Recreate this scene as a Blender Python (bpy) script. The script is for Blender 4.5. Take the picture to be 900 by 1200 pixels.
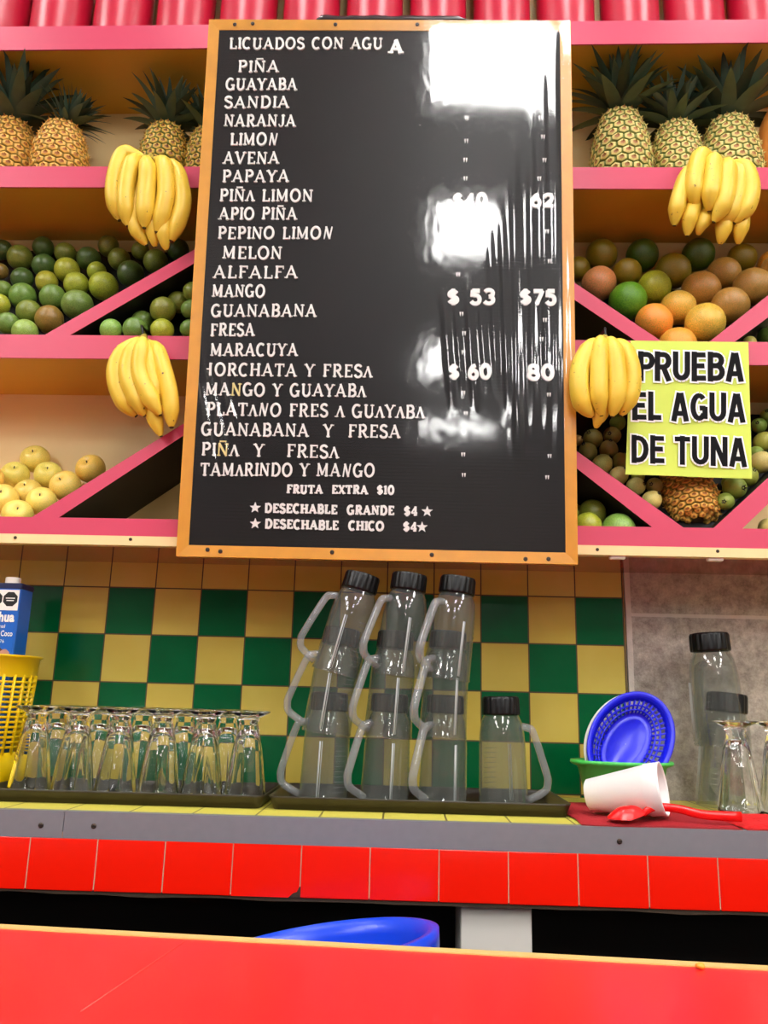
import bpy, math, random
from mathutils import Vector, Matrix, noise
random.seed(7)
for o in list(bpy.data.objects): bpy.data.objects.remove(o)
S = bpy.context.scene
COL = S.collection
PI = math.pi

# ------------------------------------------------------------------ camera
F = 950.0
CAM = Vector((.8081, -1.9045, 1.1492))
def _rot(p, r, yw):
    cy, sy, cp, sp, cr, sr = math.cos(yw), math.sin(yw), math.cos(p), math.sin(p), math.cos(r), math.sin(r)
    fw = Vector((sy*cp, cy*cp, sp)); rt = Vector((cy, -sy, 0)); up = rt.cross(fw)
    return cr*rt + sr*up, -sr*rt + cr*up, fw
RT, UP, FW = _rot(.2281, .025, -.0265)
cd = bpy.data.cameras.new('camera'); cam = bpy.data.objects.new('camera', cd); COL.objects.link(cam)
m = Matrix.Identity(4)
for i in range(3):
    m[i][0], m[i][1], m[i][2], m[i][3] = RT[i], UP[i], -FW[i], CAM[i]
cam.matrix_world = m
cd.sensor_fit = 'AUTO'; cd.sensor_width = 36; cd.lens = 36*F/1200; cd.clip_start = .01
S.camera = cam
# ------------------------------------------------------------------ world, exposure
w = bpy.data.worlds.new('world'); S.world = w; w.use_nodes = True
w.node_tree.nodes['Background'].inputs[0].default_value = (.8, .9, 1, 1)
w.node_tree.nodes['Background'].inputs[1].default_value = .3
S.view_settings.view_transform = 'Standard'; S.view_settings.look = 'None'
S.view_settings.gamma = 1; S.view_settings.use_curve_mapping = False
S.view_settings.exposure = .8
LAMP = 17.0          # radiance of the ceiling panels

# a photo pixel met with the plane of a real surface
def ray(x, y): return RT*((x-450)/F) + UP*((600-y)/F) + FW
def atY(x, y, Y):
    d = ray(x, y); return CAM + d*((Y-CAM.y)/d.y)
def atZ(x, y, Z):
    d = ray(x, y); return CAM + d*((Z-CAM.z)/d.z)
def dist(p): return (p-CAM).dot(FW)

# ------------------------------------------------------------------ helpers
def lin(h):
    h = h.lstrip('#'); c = [int(h[i:i+2], 16)/255 for i in (0, 2, 4)]
    return tuple((v/12.92 if v <= .04045 else ((v+.055)/1.055)**2.4) for v in c) + (1,)
MATS = {}
def mat(name, col=None, rough=.5, metal=0, coat=0, spec=.5, noise_amt=0, noise_scale=20, bump=0, bump_scale=60, sss=0):
    if name in MATS: return MATS[name]
    M = bpy.data.materials.new(name); M.use_nodes = True; MATS[name] = M
    n = M.node_tree.nodes; l = M.node_tree.links; b = n['Principled BSDF']
    c = lin(col) if isinstance(col, str) else col
    b.inputs['Base Color'].default_value = c
    b.inputs['Roughness'].default_value = rough; b.inputs['Metallic'].default_value = metal
    b.inputs['Coat Weight'].default_value = coat; b.inputs['Coat Roughness'].default_value = .08
    b.inputs['Specular IOR Level'].default_value = spec
    if noise_amt or bump:
        tc = n.new('ShaderNodeTexCoord')
    if noise_amt:
        nz = n.new('ShaderNodeTexNoise'); nz.inputs['Scale'].default_value = noise_scale; nz.inputs['Detail'].default_value = 5
        l.new(tc.outputs['Object'], nz.inputs['Vector'])
        mx = n.new('ShaderNodeMix'); mx.data_type = 'RGBA'
        mx.inputs[6].default_value = tuple(v*(1-noise_amt) for v in c[:3])+(1,)
        mx.inputs[7].default_value = tuple(min(1, v*(1+noise_amt)) for v in c[:3])+(1,)
        l.new(nz.outputs[0], mx.inputs[0]); l.new(mx.outputs[2], b.inputs['Base Color'])
    if bump:
        nb = n.new('ShaderNodeTexNoise'); nb.inputs['Scale'].default_value = bump_scale; nb.inputs['Detail'].default_value = 4
        l.new(tc.outputs['Object'], nb.inputs['Vector'])
        bp = n.new('ShaderNodeBump'); bp.inputs['Strength'].default_value = bump; bp.inputs['Distance'].default_value = .005
        l.new(nb.outputs[0], bp.inputs['Height']); l.new(bp.outputs[0], b.inputs['Normal'])
    return M

class MB:
    def __init__(s): s.v = []; s.f = []; s.m = []; s.sm = []
    def add(s, vs, fs, mi=0, smooth=False):
        k = len(s.v); s.v += [tuple(v) for v in vs]
        for f in fs: s.f.append([i+k for i in f]); s.m.append(mi); s.sm.append(smooth)
        return s
    def hexa(s, p, mi=0):   # 8 corners: bottom loop 0-3, top loop 4-7
        return s.add(p, [(3,2,1,0),(4,5,6,7),(0,1,5,4),(1,2,6,5),(2,3,7,6),(3,0,4,7)], mi)
    def box(s, a, b, mi=0):
        x0,y0,z0 = a; x1,y1,z1 = b
        return s.hexa([(x0,y0,z0),(x1,y0,z0),(x1,y1,z0),(x0,y1,z0),(x0,y0,z1),(x1,y0,z1),(x1,y1,z1),(x0,y1,z1)], mi)
    def bbox(s, a, b, r=.003, mi=0):   # chamfered box
        x0,y0,z0 = a; x1,y1,z1 = b
        def ring(z, i): return [(x0+i,y0,z),(x1-i,y0,z),(x1,y0+i,z),(x1,y1-i,z),(x1-i,y1,z),(x0+i,y1,z),(x0,y1-i,z),(x0,y0+i,z)]
        def inner(z): return [(x0+r,y0+r*.6,z),(x1-r,y0+r*.6,z),(x1-r*.6,y0+r,z),(x1-r*.6,y1-r,z),(x1-r,y1-r*.6,z),(x0+r,y1-r*.6,z),(x0+r*.6,y1-r,z),(x0+r*.6,y0+r,z)]
        v = inner(z0)+ring(z0+r, r)+ring(z1-r, r)+inner(z1)
        fs = [tuple(range(7,-1,-1)), tuple(range(24,32))]
        for k in range(3):
            for i in range(8): fs.append((k*8+i, k*8+(i+1)%8, k*8+8+(i+1)%8, k*8+8+i))
        return s.add(v, fs, mi)
    def lathe(s, prof, n=32, mi=0, smooth=True, c=(0,0,0), cap0=False, cap1=False, fn=None, mats=None):
        vs = []; fs = []
        for (r, z) in prof:
            for k in range(n):
                a = 2*PI*k/n; rr = fn(r, z, a) if fn else r
                vs.append((c[0]+rr*math.cos(a), c[1]+rr*math.sin(a), c[2]+z))
        base = len(s.v); s.v += vs
        for j in range(len(prof)-1):
            for k in range(n):
                s.f.append([base+j*n+k, base+j*n+(k+1)%n, base+(j+1)*n+(k+1)%n, base+(j+1)*n+k]); s.m.append(mats[j] if mats else mi); s.sm.append(smooth)
        for on, row in ((cap0,0),(cap1,len(prof)-1)):
            if not on: continue
            k0 = len(s.v); s.v += vs[row*n:row*n+n]; f = list(range(k0,k0+n))
            s.f.append(f[::-1] if row == 0 else f); s.m.append(mi); s.sm.append(False)
        return s
    def tube(s, pts, rad, n=10, mi=0, sq=(1,1), smooth=True, fn=None, mats=None):
        pts = [Vector(p) for p in pts]; N = len(pts)
        if not hasattr(rad, '__len__'): rad = [rad]*N
        ref = None; vs = []
        for i in range(N):
            t = (pts[min(i+1,N-1)]-pts[max(i-1,0)]).normalized()
            if ref is None:
                ref = t.cross(Vector((0,1,0)))
                if ref.length < .1: ref = t.cross(Vector((1,0,0)))
            a = (ref - t*ref.dot(t)).normalized(); b = t.cross(a); ref = a
            for k in range(n):
                g = 2*PI*k/n; q = rad[i]*(fn(g) if fn else 1)
                vs.append(pts[i]+a*(q*sq[0]*math.cos(g))+b*(q*sq[1]*math.sin(g)))
        base = len(s.v); s.v += [tuple(v) for v in vs]
        for j in range(N-1):
            for k in range(n):
                s.f.append([base+j*n+k, base+j*n+(k+1)%n, base+(j+1)*n+(k+1)%n, base+(j+1)*n+k]); s.m.append(mats[j] if mats else mi); s.sm.append(smooth)
        s.f.append([base+k for k in range(n-1,-1,-1)]); s.m.append(mats[0] if mats else mi); s.sm.append(False)
        s.f.append([base+(N-1)*n+k for k in range(n)]); s.m.append(mats[-1] if mats else mi); s.sm.append(False)
        return s
    def xf(s, M):
        s.v = [tuple(M @ Vector(v)) for v in s.v]; return s
    def build(s, name, mats, parent=None):
        me = bpy.data.meshes.new(name); me.from_pydata(s.v, [], s.f)
        if not isinstance(mats, (list, tuple)): mats = [mats]
        for q in mats: me.materials.append(q)
        me.polygons.foreach_set('material_index', s.m); me.polygons.foreach_set('use_smooth', s.sm); me.update()
        o = bpy.data.objects.new(name, me); COL.objects.link(o)
        if parent: o.parent = parent
        return o
def tag(o, label, cat, group=None, kind=None):
    if label: o['label'] = label
    if cat: o['category'] = cat
    if group: o['group'] = group
    if kind: o['kind'] = kind
    return o
def empty(name, loc, label, cat, group=None):
    o = bpy.data.objects.new(name, None); COL.objects.link(o); o.location = loc; o.empty_display_size = .02
    return tag(o, label, cat, group)
KIDS = {}
def kids(o): return [c for c in bpy.data.objects if c.parent == o]
def copy_tree(o, parent=None):
    c = o.copy(); COL.objects.link(c)
    if parent: c.parent = parent
    for ch in kids(o): copy_tree(ch, c)
    return c
def struct(name, mb, m):
    return tag(mb.build(name, m), None, None, kind='structure')
def cr(pts, k=6):      # Catmull-Rom through points
    P = [Vector(p) for p in pts]; P = [P[0]*2-P[1]]+P+[P[-1]*2-P[-2]]; out = []
    for i in range(1, len(P)-2):
        for j in range(k):
            t = j/k; a,b,c,d = P[i-1],P[i],P[i+1],P[i+2]
            out.append(.5*((2*b)+(c-a)*t+(2*a-5*b+4*c-d)*t*t+(3*b-a-3*c+d)*t**3))
    return out+[P[-2]]
ORD = ['zeroth','first','second','third','fourth','fifth','sixth','seventh','eighth','ninth','tenth','eleventh','twelfth','thirteenth','fourteenth','fifteenth']

# ------------------------------------------------------------------ materials with patterns
def nodes_of(name):
    M = bpy.data.materials.new(name); M.use_nodes = True; MATS[name] = M
    return M, M.node_tree.nodes, M.node_tree.links, M.node_tree.nodes['Principled BSDF']
def mth(n, l, op, a, b=None):
    q = n.new('ShaderNodeMath'); q.operation = op
    for i, x in enumerate((a, b)):
        if x is None: continue
        if isinstance(x, (int, float)): q.inputs[i].default_value = x
        else: l.new(x, q.inputs[i])
    return q.outputs[0]
def mixc(n, l, f, a, b):
    q = n.new('ShaderNodeMix'); q.data_type = 'RGBA'
    if isinstance(f, (int, float)): q.inputs[0].default_value = f
    else: l.new(f, q.inputs[0])
    for i, x in ((6, a), (7, b)):
        if isinstance(x, tuple): q.inputs[i].default_value = x
        else: l.new(x, q.inputs[i])
    return q.outputs[2]
R1Z = 1.395   # height of the tile line where the checkerboard starts
def checker_tiles():
    M, n, l, b = nodes_of('checker_tile')
    tc = n.new('ShaderNodeTexCoord'); sx = n.new('ShaderNodeSeparateXYZ'); l.new(tc.outputs['Object'], sx.inputs[0])
    u = mth(n,l,'DIVIDE', sx.outputs[0], .11); v = mth(n,l,'DIVIDE', mth(n,l,'SUBTRACT', R1Z, sx.outputs[2]), .11)
    fu = mth(n,l,'FLOOR', u); fv = mth(n,l,'FLOOR', v)
    par = mth(n,l,'FLOORED_MODULO', mth(n,l,'ADD', fu, fv), 2.0)
    par = mth(n,l,'GREATER_THAN', par, .5)
    par = mth(n,l,'MULTIPLY', par, mth(n,l,'GREATER_THAN', fv, -.5))
    cu = mth(n,l,'ABSOLUTE', mth(n,l,'SUBTRACT', mth(n,l,'FRACT', u), .5)); cv = mth(n,l,'ABSOLUTE', mth(n,l,'SUBTRACT', mth(n,l,'FRACT', v), .5))
    g = mth(n,l,'GREATER_THAN', mth(n,l,'MAXIMUM', cu, cv), .487)
    nz = n.new('ShaderNodeTexNoise'); nz.inputs['Scale'].default_value = 9; nz.inputs['Detail'].default_value = 3; l.new(tc.outputs['Object'], nz.inputs['Vector'])
    wn = n.new('ShaderNodeTexWhiteNoise'); wn.noise_dimensions = '2D'
    cx = n.new('ShaderNodeCombineXYZ'); l.new(fu, cx.inputs[0]); l.new(fv, cx.inputs[1]); l.new(cx.outputs[0], wn.inputs['Vector'])
    ye = mixc(n,l, nz.outputs[0], lin('c8b04a'), lin('d8c66a')); ye = mixc(n,l, mth(n,l,'MULTIPLY', wn.outputs[0], .35), ye, lin('c2a038'))
    gr = mixc(n,l, nz.outputs[0], lin('00502a'), lin('00683a'))
    c = mixc(n,l, par, ye, gr); c = mixc(n,l, g, c, lin('4a3a1e'))
    l.new(c, b.inputs['Base Color'])
    l.new(mth(n,l,'ADD', mth(n,l,'MULTIPLY', g, .5), .16), b.inputs['Roughness'])
    bp = n.new('ShaderNodeBump'); bp.inputs['Strength'].default_value = .5; bp.inputs['Distance'].default_value = .002
    l.new(mth(n,l,'SUBTRACT', mth(n,l,'MULTIPLY', nz.outputs[0], .25), g), bp.inputs['Height']); l.new(bp.outputs[0], b.inputs['Normal'])
    return M
def fruit_mat(name, rough=.35, var=.35, speck=.15, bump=.15, bscale=220, tint=None):
    M, n, l, b = nodes_of(name)
    oi = n.new('ShaderNodeObjectInfo'); tc = n.new('ShaderNodeTexCoord')
    nz = n.new('ShaderNodeTexNoise'); nz.inputs['Scale'].default_value = 18; nz.inputs['Detail'].default_value = 3
    va = n.new('ShaderNodeVectorMath'); va.operation = 'ADD'; l.new(tc.outputs['Object'], va.inputs[0]); 
    cx = n.new('ShaderNodeCombineXYZ'); l.new(mth(n,l,'MULTIPLY', oi.outputs['Random'], 9.0), cx.inputs[0]); l.new(cx.outputs[0], va.inputs[1])
    l.new(va.outputs[0], nz.inputs['Vector'])
    hs = n.new('ShaderNodeHueSaturation'); l.new(oi.outputs['Color'], hs.inputs['Color'])
    hs.inputs['Value'].default_value = 1+var; hs.inputs['Hue'].default_value = .5-.02
    hd = n.new('ShaderNodeHueSaturation'); l.new(oi.outputs['Color'], hd.inputs['Color']); hd.inputs['Value'].default_value = 1-var; hd.inputs['Hue'].default_value = .5+.004
    mr = n.new('ShaderNodeMapRange'); mr.inputs[1].default_value = .35; mr.inputs[2].default_value = .65; l.new(nz.outputs[0], mr.inputs[0])
    c = mixc(n,l, mr.outputs[0], hd.outputs[0], hs.outputs[0])
    ns = n.new('ShaderNodeTexNoise'); ns.inputs['Scale'].default_value = 130; ns.inputs['Detail'].default_value = 1; l.new(va.outputs[0], ns.inputs['Vector'])
    sp = mth(n,l,'MULTIPLY', mth(n,l,'GREATER_THAN', ns.outputs[0], .66), speck)
    c = mixc(n,l, sp, c, tint or lin('4a3c14'))
    l.new(c, b.inputs['Base Color']); b.inputs['Roughness'].default_value = rough
    nb = n.new('ShaderNodeTexNoise'); nb.inputs['Scale'].default_value = bscale; l.new(tc.outputs['Object'], nb.inputs['Vector'])
    bp = n.new('ShaderNodeBump'); bp.inputs['Strength'].default_value = bump; bp.inputs['Distance'].default_value = .002
    l.new(nb.outputs[0], bp.inputs['Height']); l.new(bp.outputs[0], b.inputs['Normal'])
    return M
def clear_plastic(name, haze=.12, hazecol='c8ccc8', ior=1.45, rough=.12, tint='f8faf9'):
    M, n, l, b = nodes_of(name); n.remove(b)
    out = n['Material Output']
    tr = n.new('ShaderNodeBsdfTransparent'); tr.inputs[0].default_value = lin(tint)
    gl = n.new('ShaderNodeBsdfGlossy'); gl.inputs['Roughness'].default_value = rough; gl.inputs['Color'].default_value = (1,1,1,1)
    df = n.new('ShaderNodeBsdfDiffuse'); df.inputs[0].default_value = lin(hazecol)
    tl = n.new('ShaderNodeBsdfTranslucent'); tl.inputs[0].default_value = lin(hazecol)
    fr = n.new('ShaderNodeFresnel'); ge = n.new('ShaderNodeNewGeometry')
    iq = n.new('ShaderNodeMix'); iq.inputs[2].default_value = ior; iq.inputs[3].default_value = 1/ior
    l.new(ge.outputs['Backfacing'], iq.inputs[0]); l.new(iq.outputs[0], fr.inputs[0])
    m0 = n.new('ShaderNodeMixShader'); m0.inputs[0].default_value = .4; l.new(df.outputs[0], m0.inputs[1]); l.new(tl.outputs[0], m0.inputs[2])
    m1 = n.new('ShaderNodeMixShader'); m1.inputs[0].default_value = haze; l.new(tr.outputs[0], m1.inputs[1]); l.new(m0.outputs[0], m1.inputs[2])
    m2 = n.new('ShaderNodeMixShader'); l.new(fr.outputs[0], m2.inputs[0]); l.new(m1.outputs[0], m2.inputs[1]); l.new(gl.outputs[0], m2.inputs[2])
    l.new(m2.outputs[0], out.inputs[0])
    return M
M_check = checker_tiles()
M_pink = mat('pink_paint', 'c8385a', .42, noise_amt=.08, noise_scale=4)
M_ochre = mat('ochre_paint', 'cc9c30', .45, noise_amt=.06, noise_scale=3)
M_cream = mat('cream_paint', 'f0d296', .5, noise_amt=.05, noise_scale=3)
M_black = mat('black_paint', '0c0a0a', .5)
M_wood = mat('pale_wood', 'e8cf96', .5, noise_amt=.1, noise_scale=12)
M_under = mat('rose_gloss_paint', '8a2a2c', .12, coat=.6)
M_redpipe = mat('red_gloss_plastic', 'bc1636', .34, spec=.5)
M_gold = mat('golden_wood', 'd9962c', .35, noise_amt=.18, noise_scale=25)
M_goldside = mat('golden_wood_edge', 'f0c060', .35, noise_amt=.1, noise_scale=25)
M_screw = mat('dark_screw', '4a4038', .4, metal=.7)
M_steel = mat('brushed_steel', '84868e', .42, metal=.35, noise_amt=.08, noise_scale=60)
M_redtile = mat('red_glazed_tile', 'f01806', .22, noise_amt=.05, noise_scale=5)
M_grout = mat('grout', 'c09878', .9)
M_dirt = mat('dark_mortar', '3a2a1c', .9, noise_amt=.3, bump=.6)
M_redlam = mat('red_laminate', 'de1c22', .3, noise_amt=.05, noise_scale=3)
M_brass = mat('gold_edge_metal', 'e8c478', .3, metal=.15)
M_white = mat('white_glazed_tile', 'd0ccc4', .35)
M_bluep = mat('blue_plastic', '0a3fd0', .3)
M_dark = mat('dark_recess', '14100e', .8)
M_tray = mat('dark_tray', '2c2416', .4, noise_amt=.3, noise_scale=15)
M_blackp = mat('black_plastic', '070709', .35, spec=.35)
M_letter = mat('white_letter', 'f4f2ee', .4)
M_letter_y = mat('yellowed_letter', 'e8d890', .4)
M_greenp = mat('green_plastic', '48bc50', .3)
M_blueb = mat('blue_basket_plastic', '1018d8', .3)
M_foam = mat('white_foam', 'f2f0ee', .6)
M_redcloth = mat('crimson_cloth', 'a80c1c', .9, noise_amt=.15, noise_scale=40, bump=.8, bump_scale=260)
M_redcloth2 = mat('scarlet_cloth', 'd8080c', .9, noise_amt=.2, noise_scale=60, bump=1, bump_scale=200)
M_redsp = mat('red_spoon_plastic', 'ee1010', .25)
M_yelp = mat('yellow_plastic', 'f0c808', .3)
M_room = mat('room_wall_paint', '8c8880', .8)
M_ceil = mat('ceiling_paint', 'a4a8b0', .8)
M_floor = mat('floor_tile', '6a6460', .5, noise_amt=.1, noise_scale=3)
M_jar = clear_plastic('clear_jar_plastic', haze=.095, hazecol='a4a8a6', rough=.07, tint='f2f4f2')
M_ridge = clear_plastic('ridge_highlight_plastic', haze=.6, hazecol='e4e6e8', rough=.1)  # white haze paints the specular streak onto the jar ridge
M_jarh = clear_plastic('cloudy_jar_handle_plastic', haze=.36, hazecol='b8babc', rough=.15)
M_film = clear_plastic('clear_film', haze=0.0, ior=1.75, rough=.07, tint='ffffff')
_n = M_film.node_tree.nodes; _l = M_film.node_tree.links
_g2 = _n.new('ShaderNodeBsdfGlossy'); _g2.inputs['Roughness'].default_value = .38
_g1 = [q for q in _n if q.type == 'BSDF_GLOSSY' and q is not _g2 and q != _g2][0]
_mx = _n.new('ShaderNodeMixShader'); _mx.inputs[0].default_value = .28
_tgt = _g1.outputs[0].links[0].to_socket
_l.new(_g1.outputs[0], _mx.inputs[1]); _l.new(_g2.outputs[0], _mx.inputs[2]); _l.new(_mx.outputs[0], _tgt)
M_glass, n, l, bb = nodes_of('tumbler_glass')
bb.inputs['Transmission Weight'].default_value = 1; bb.inputs['Roughness'].default_value = .02; bb.inputs['IOR'].default_value = 1.5; bb.inputs['Base Color'].default_value = (.97,.99,.98,1)

# ------------------------------------------------------------------ room
XL, XR, YB = -2.6, 4.4, -14.0
CZ = 3.7
struct('wall_back', MB().box((XL,0.006,0),(XR,.12,CZ)), M_cream)
struct('floor', MB().box((XL,YB,-.1),(XR,0.12,0)), M_floor)
struct('ceiling', MB().box((XL,YB,CZ),(XR,.12,CZ+.1)), M_ceil)
struct('wall_left', MB().box((XL-.1,YB,0),(XL,.12,CZ)), M_room)
struct('wall_right', MB().box((XR,YB,0),(XR+.1,.12,CZ)), M_room)
struct('wall_rear', MB().box((XL,YB-.1,0),(XR,YB,CZ)), M_room)
# tiled strip of the back wall, ends where the stone begins
TX1 = 1.3215
struct('wall_tiled', MB().box((XL,-.002,.93),(TX1,.006,1.52)), M_check)
# stone masonry
def stone():
    b = MB(); nx, nz = 90, 70; x0, x1, z0, z1 = TX1+.004, 2.6, .93, 1.47
    jz = atY(800, 722, 0).z
    vs = []
    for j in range(nz+1):
        for i in range(nx+1):
            x = x0+(x1-x0)*i/nx; z = z0+(z1-z0)*j/nz
            h = noise.fractal(Vector((x*14, z*14, 3)), 1.0, 2.0, 5)*.004 + noise.noise(Vector((x*60, z*60, 0)))*.0012
            e = min(abs(z-jz)/.012, 1); h = h*e - .004*(1-e)
            e2 = min((x-x0)/.012, 1); h = h*e2
            vs.append((x, -.008-h, z))
    fs = [(j*(nx+1)+i, j*(nx+1)+i+1, (j+1)*(nx+1)+i+1, (j+1)*(nx+1)+i) for j in range(nz) for i in range(nx)]
    b.add(vs, fs, 0, True); b.box((x0,-.004,z0),(x1,.006,z1)); return b
Mst, n, l, bs = nodes_of('grey_stone')
tc = n.new('ShaderNodeTexCoord'); a = n.new('ShaderNodeTexNoise'); a.inputs['Scale'].default_value = 38; a.inputs['Detail'].default_value = 10; a.inputs['Roughness'].default_value = .82
l.new(tc.outputs['Object'], a.inputs['Vector'])
rp = n.new('ShaderNodeValToRGB'); rp.color_ramp.elements[0].position = .33; rp.color_ramp.elements[0].color = lin('7a706a'); rp.color_ramp.elements[1].position = .66; rp.color_ramp.elements[1].color = lin('c8beb4')
l.new(a.outputs[0], rp.inputs[0])
sx = n.new('ShaderNodeSeparateXYZ'); l.new(tc.outputs['Object'], sx.inputs[0])
JZ = atY(800, 722, 0).z
jm = mth(n,l,'LESS_THAN', mth(n,l,'ABSOLUTE', mth(n,l,'SUBTRACT', sx.outputs[2], JZ)), .004)
em = mth(n,l,'LESS_THAN', sx.outputs[0], TX1+.016)
c = mixc(n,l, mth(n,l,'MULTIPLY', mth(n,l,'MAXIMUM', jm, em), .75), rp.outputs[0], lin('d8cec6'))
l.new(c, bs.inputs['Base Color']); bs.inputs['Roughness'].default_value = .9
bp = n.new('ShaderNodeBump'); bp.inputs['Strength'].default_value = .7; bp.inputs['Distance'].default_value = .004; l.new(a.outputs[0], bp.inputs['Height']); l.new(bp.outputs[0], bs.inputs['Normal'])
struct('wall_stone', stone(), Mst)

# ceiling lights
Mem, n, l, be = nodes_of('lamp_diffuser'); n.remove(be)
eme = n.new('ShaderNodeEmission'); eme.inputs[0].default_value = (1, .985, .96, 1); eme.inputs[1].default_value = LAMP
l.new(eme.outputs[0], n['Material Output'].inputs[0])
M_lframe = mat('lamp_frame', 'e4e4e4', .4)
LIGHTS = [(.86,1.50,-2.42,-1.80,'square white ceiling light panel nearest the menu board in the middle row'),
          (.90,1.48,-4.32,-3.40,'white ceiling light panel second from the menu board in the middle row'),
          (.96,1.45,-7.90,-6.50,'white ceiling light panel third from the menu board in the middle row'),
          (1.06,2.1,-11.6,-10.6,'white ceiling light panel farthest from the menu board in the middle row')]
for k,xx in enumerate((-.85,.15,1.12,1.95)):
    LIGHTS.append((xx-.09,xx+.09,-1.12,-.50,'small oblong ceiling light close above the fruit shelves, %s from the left' % ORD[k+1]))
for k,yy in enumerate((-2.2,-3.8,-5.4)):  # left row of panels, added as frontal fill light
    LIGHTS.append((-2.3,-1.6,yy-.5,yy+.5,'added fill light panel along the left wall, %s from the shelves' % ORD[k+1]))
for k,yy in enumerate((-2.2,-3.8,-5.4,-7.0)):  # right row, likewise added to brighten the front
    LIGHTS.append((3.2,3.9,yy-.5,yy+.5,'added fill light panel along the right wall, %s from the shelves' % ORD[k+1]))
for x0,x1,y0,y1,lb in LIGHTS:
    t = empty('ceiling_light', ((x0+x1)/2,(y0+y1)/2,CZ), lb, 'ceiling light', 'square ceiling light panels')
    hx, hy = (x1-x0)/2, (y1-y0)/2
    fb = MB()
    for a0,b0,a1,b1 in ((-hx-.025,-hy-.025,hx+.025,-hy),(-hx-.025,hy,hx+.025,hy+.025),(-hx-.025,-hy,-hx,hy),(hx,-hy,hx+.025,hy)):
        fb.box((a0,b0,-.025),(a1,b1,-.001))
    fb.build('frame', M_lframe, t)
    MB().box((-hx,-hy,-.018),(hx,hy,-.002)).build('diffuser', Mem, t)

# ------------------------------------------------------------------ shelving unit
SF = -.23            # front face of the shelf edges
SX0, SX1 = -.55, 2.15
def lz(zl, zr, x): return zl+(zr-zl)*(x-.05)/1.35
LIPS = [((2.766,2.697),(2.787,2.720)), ((2.367,2.311),(2.377,2.320)), ((1.934,1.8775),(1.939,1.884)), ((1.5125,1.4754),(1.517,1.4754))]
def lip(k, x, top=True):
    i = 0 if top else 1
    return lz(LIPS[k][0][i], LIPS[k][1][i], x)
unit = empty('fruit_shelf', (.8,SF/2,1.45), 'pink and yellow wall shelving with slanted dividers behind the menu board', 'shelf')
UM = Matrix.Translation(-Vector((.8,SF/2,1.45)))
def upart(mb, name, m): return mb.xf(UM).build(name, m, unit)
def slab(x0,x1,y0,y1,zb,zt,b=None,mi=0):
    b = b or MB()
    return b.hexa([(x0,y0,zb(x0)),(x1,y0,zb(x1)),(x1,y1,zb(x1)),(x0,y1,zb(x0)),(x0,y0,zt(x0)),(x1,y0,zt(x1)),(x1,y1,zt(x1)),(x0,y1,zt(x0))],mi)
upart(MB().box((SX0,-.002,1.46),(SX1,.0055,2.75)), 'back_panel', M_cream)
for k in range(4):
    upart(slab(SX0,SX1,SF,SF+.004,lambda x:lip(k,x,False),lambda x:lip(k,x)), 'front_edge', M_pink)
    upart(slab(SX0,SX1,SF+.004,SF+.02,lambda x:lip(k,x,False)+.02,lambda x:lip(k,x)), 'edge_rail', M_ochre)
    upart(slab(SX0,SX1,SF+.004,-.003,lambda x:lip(k,x,False),lambda x:lip(k,x,False)+.02), 'shelf_board', M_ochre if k<3 else [M_cream])
# glossy painted board under the lowest shelf, pale wooden batten with screws in front
zb4 = lambda x: lip(3,x,False)
bt = upart(slab(SX0,SX1,SF-.002,SF+.02,lambda x:zb4(x)-.0205,lambda x:zb4(x)-.0005), 'batten', M_wood)
upart(slab(SX0,SX1,SF+.02,-.003,lambda x:zb4(x)-.0205,lambda x:zb4(x)), 'underside_board', M_under)
def screw(p, parent, M=UM, r=.0035, nrm=(0,-1,0)):
    b = MB().lathe([(r,0),(r,.0012),(r*.6,.002)], 12, cap1=True); b.box((-r*.8,-r*.15,.002),(r*.8,r*.15,.0022),1)
    b.xf(M @ Matrix.Translation(p) @ Vector(nrm).to_track_quat('Z','Y').to_matrix().to_4x4())
    return b.build('screw', [M_screw, M_black], parent)
for x,y in ((18,630),(153,632),(700,644),(841,646)):
    screw(atY(x,y,SF-.002), bt)
for x in (725,840):
    p = atY(x,650,SF); upart(MB().bbox((p.x-.016,SF+.004,zb4(p.x)-.0265),(p.x+.016,SF+.02,zb4(p.x)-.0203),.002), 'paper_tab', M_foam)
for x in (SX0,SX1): upart(MB().box((x-.01,SF,1.455),(x+.01,-.003,2.77)), 'side_panel', M_pink)
# slanted dividers: two front-face edge lines each, from photo to the plane of the shelf front
def divider(u0,u1,l0,l1,k):
    U0,U1,L0,L1 = [atY(x,y,SF) for x,y in (u0,u1,l0,l1)]
    def fx(A,B,z): return A.x+(B.x-A.x)*(z-A.z)/(B.z-A.z)
    zb = lip(k,U0.x)-.03; zt = lip(k-1,U1.x,False)
    def pts(y): return [Vector((fx(U0,U1,zb),y,zb)),Vector((fx(L0,L1,zb),y,zb)),Vector((fx(L0,L1,zt),y,zt)),Vector((fx(U0,U1,zt),y,zt))]
    b = MB(); f = pts(SF+.001); e = pts(SF+.003); g = pts(-.003)
    b.hexa([f[0],f[1],e[1],e[0],f[3],f[2],e[2],e[3]],0); b.hexa([e[0],e[1],g[1],g[0],e[3],e[2],g[2],g[3]],1)
    upart(b, 'divider', [M_pink, M_black])
    return (lambda z: fx(U0,U1,z)), (lambda z: fx(L0,L1,z))
DL3 = divider((52.8,391.7),(226,293),(83,391.7),(226,309),2)
DL4 = divider((40,604),(212,498),(69,606),(212,512),3)
DR3a = divider((772,397.5),(675,332),(742,397),(675,352),2)
DR3b = divider((835,397.5),(900,346),(865,397.5),(900,372),2)
DR4a = divider((780,603),(674,527),(765,618),(674,547),3)
DR4b = divider((848,608),(900,560),(868.7,620.7),(900,590.7),3)

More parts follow.
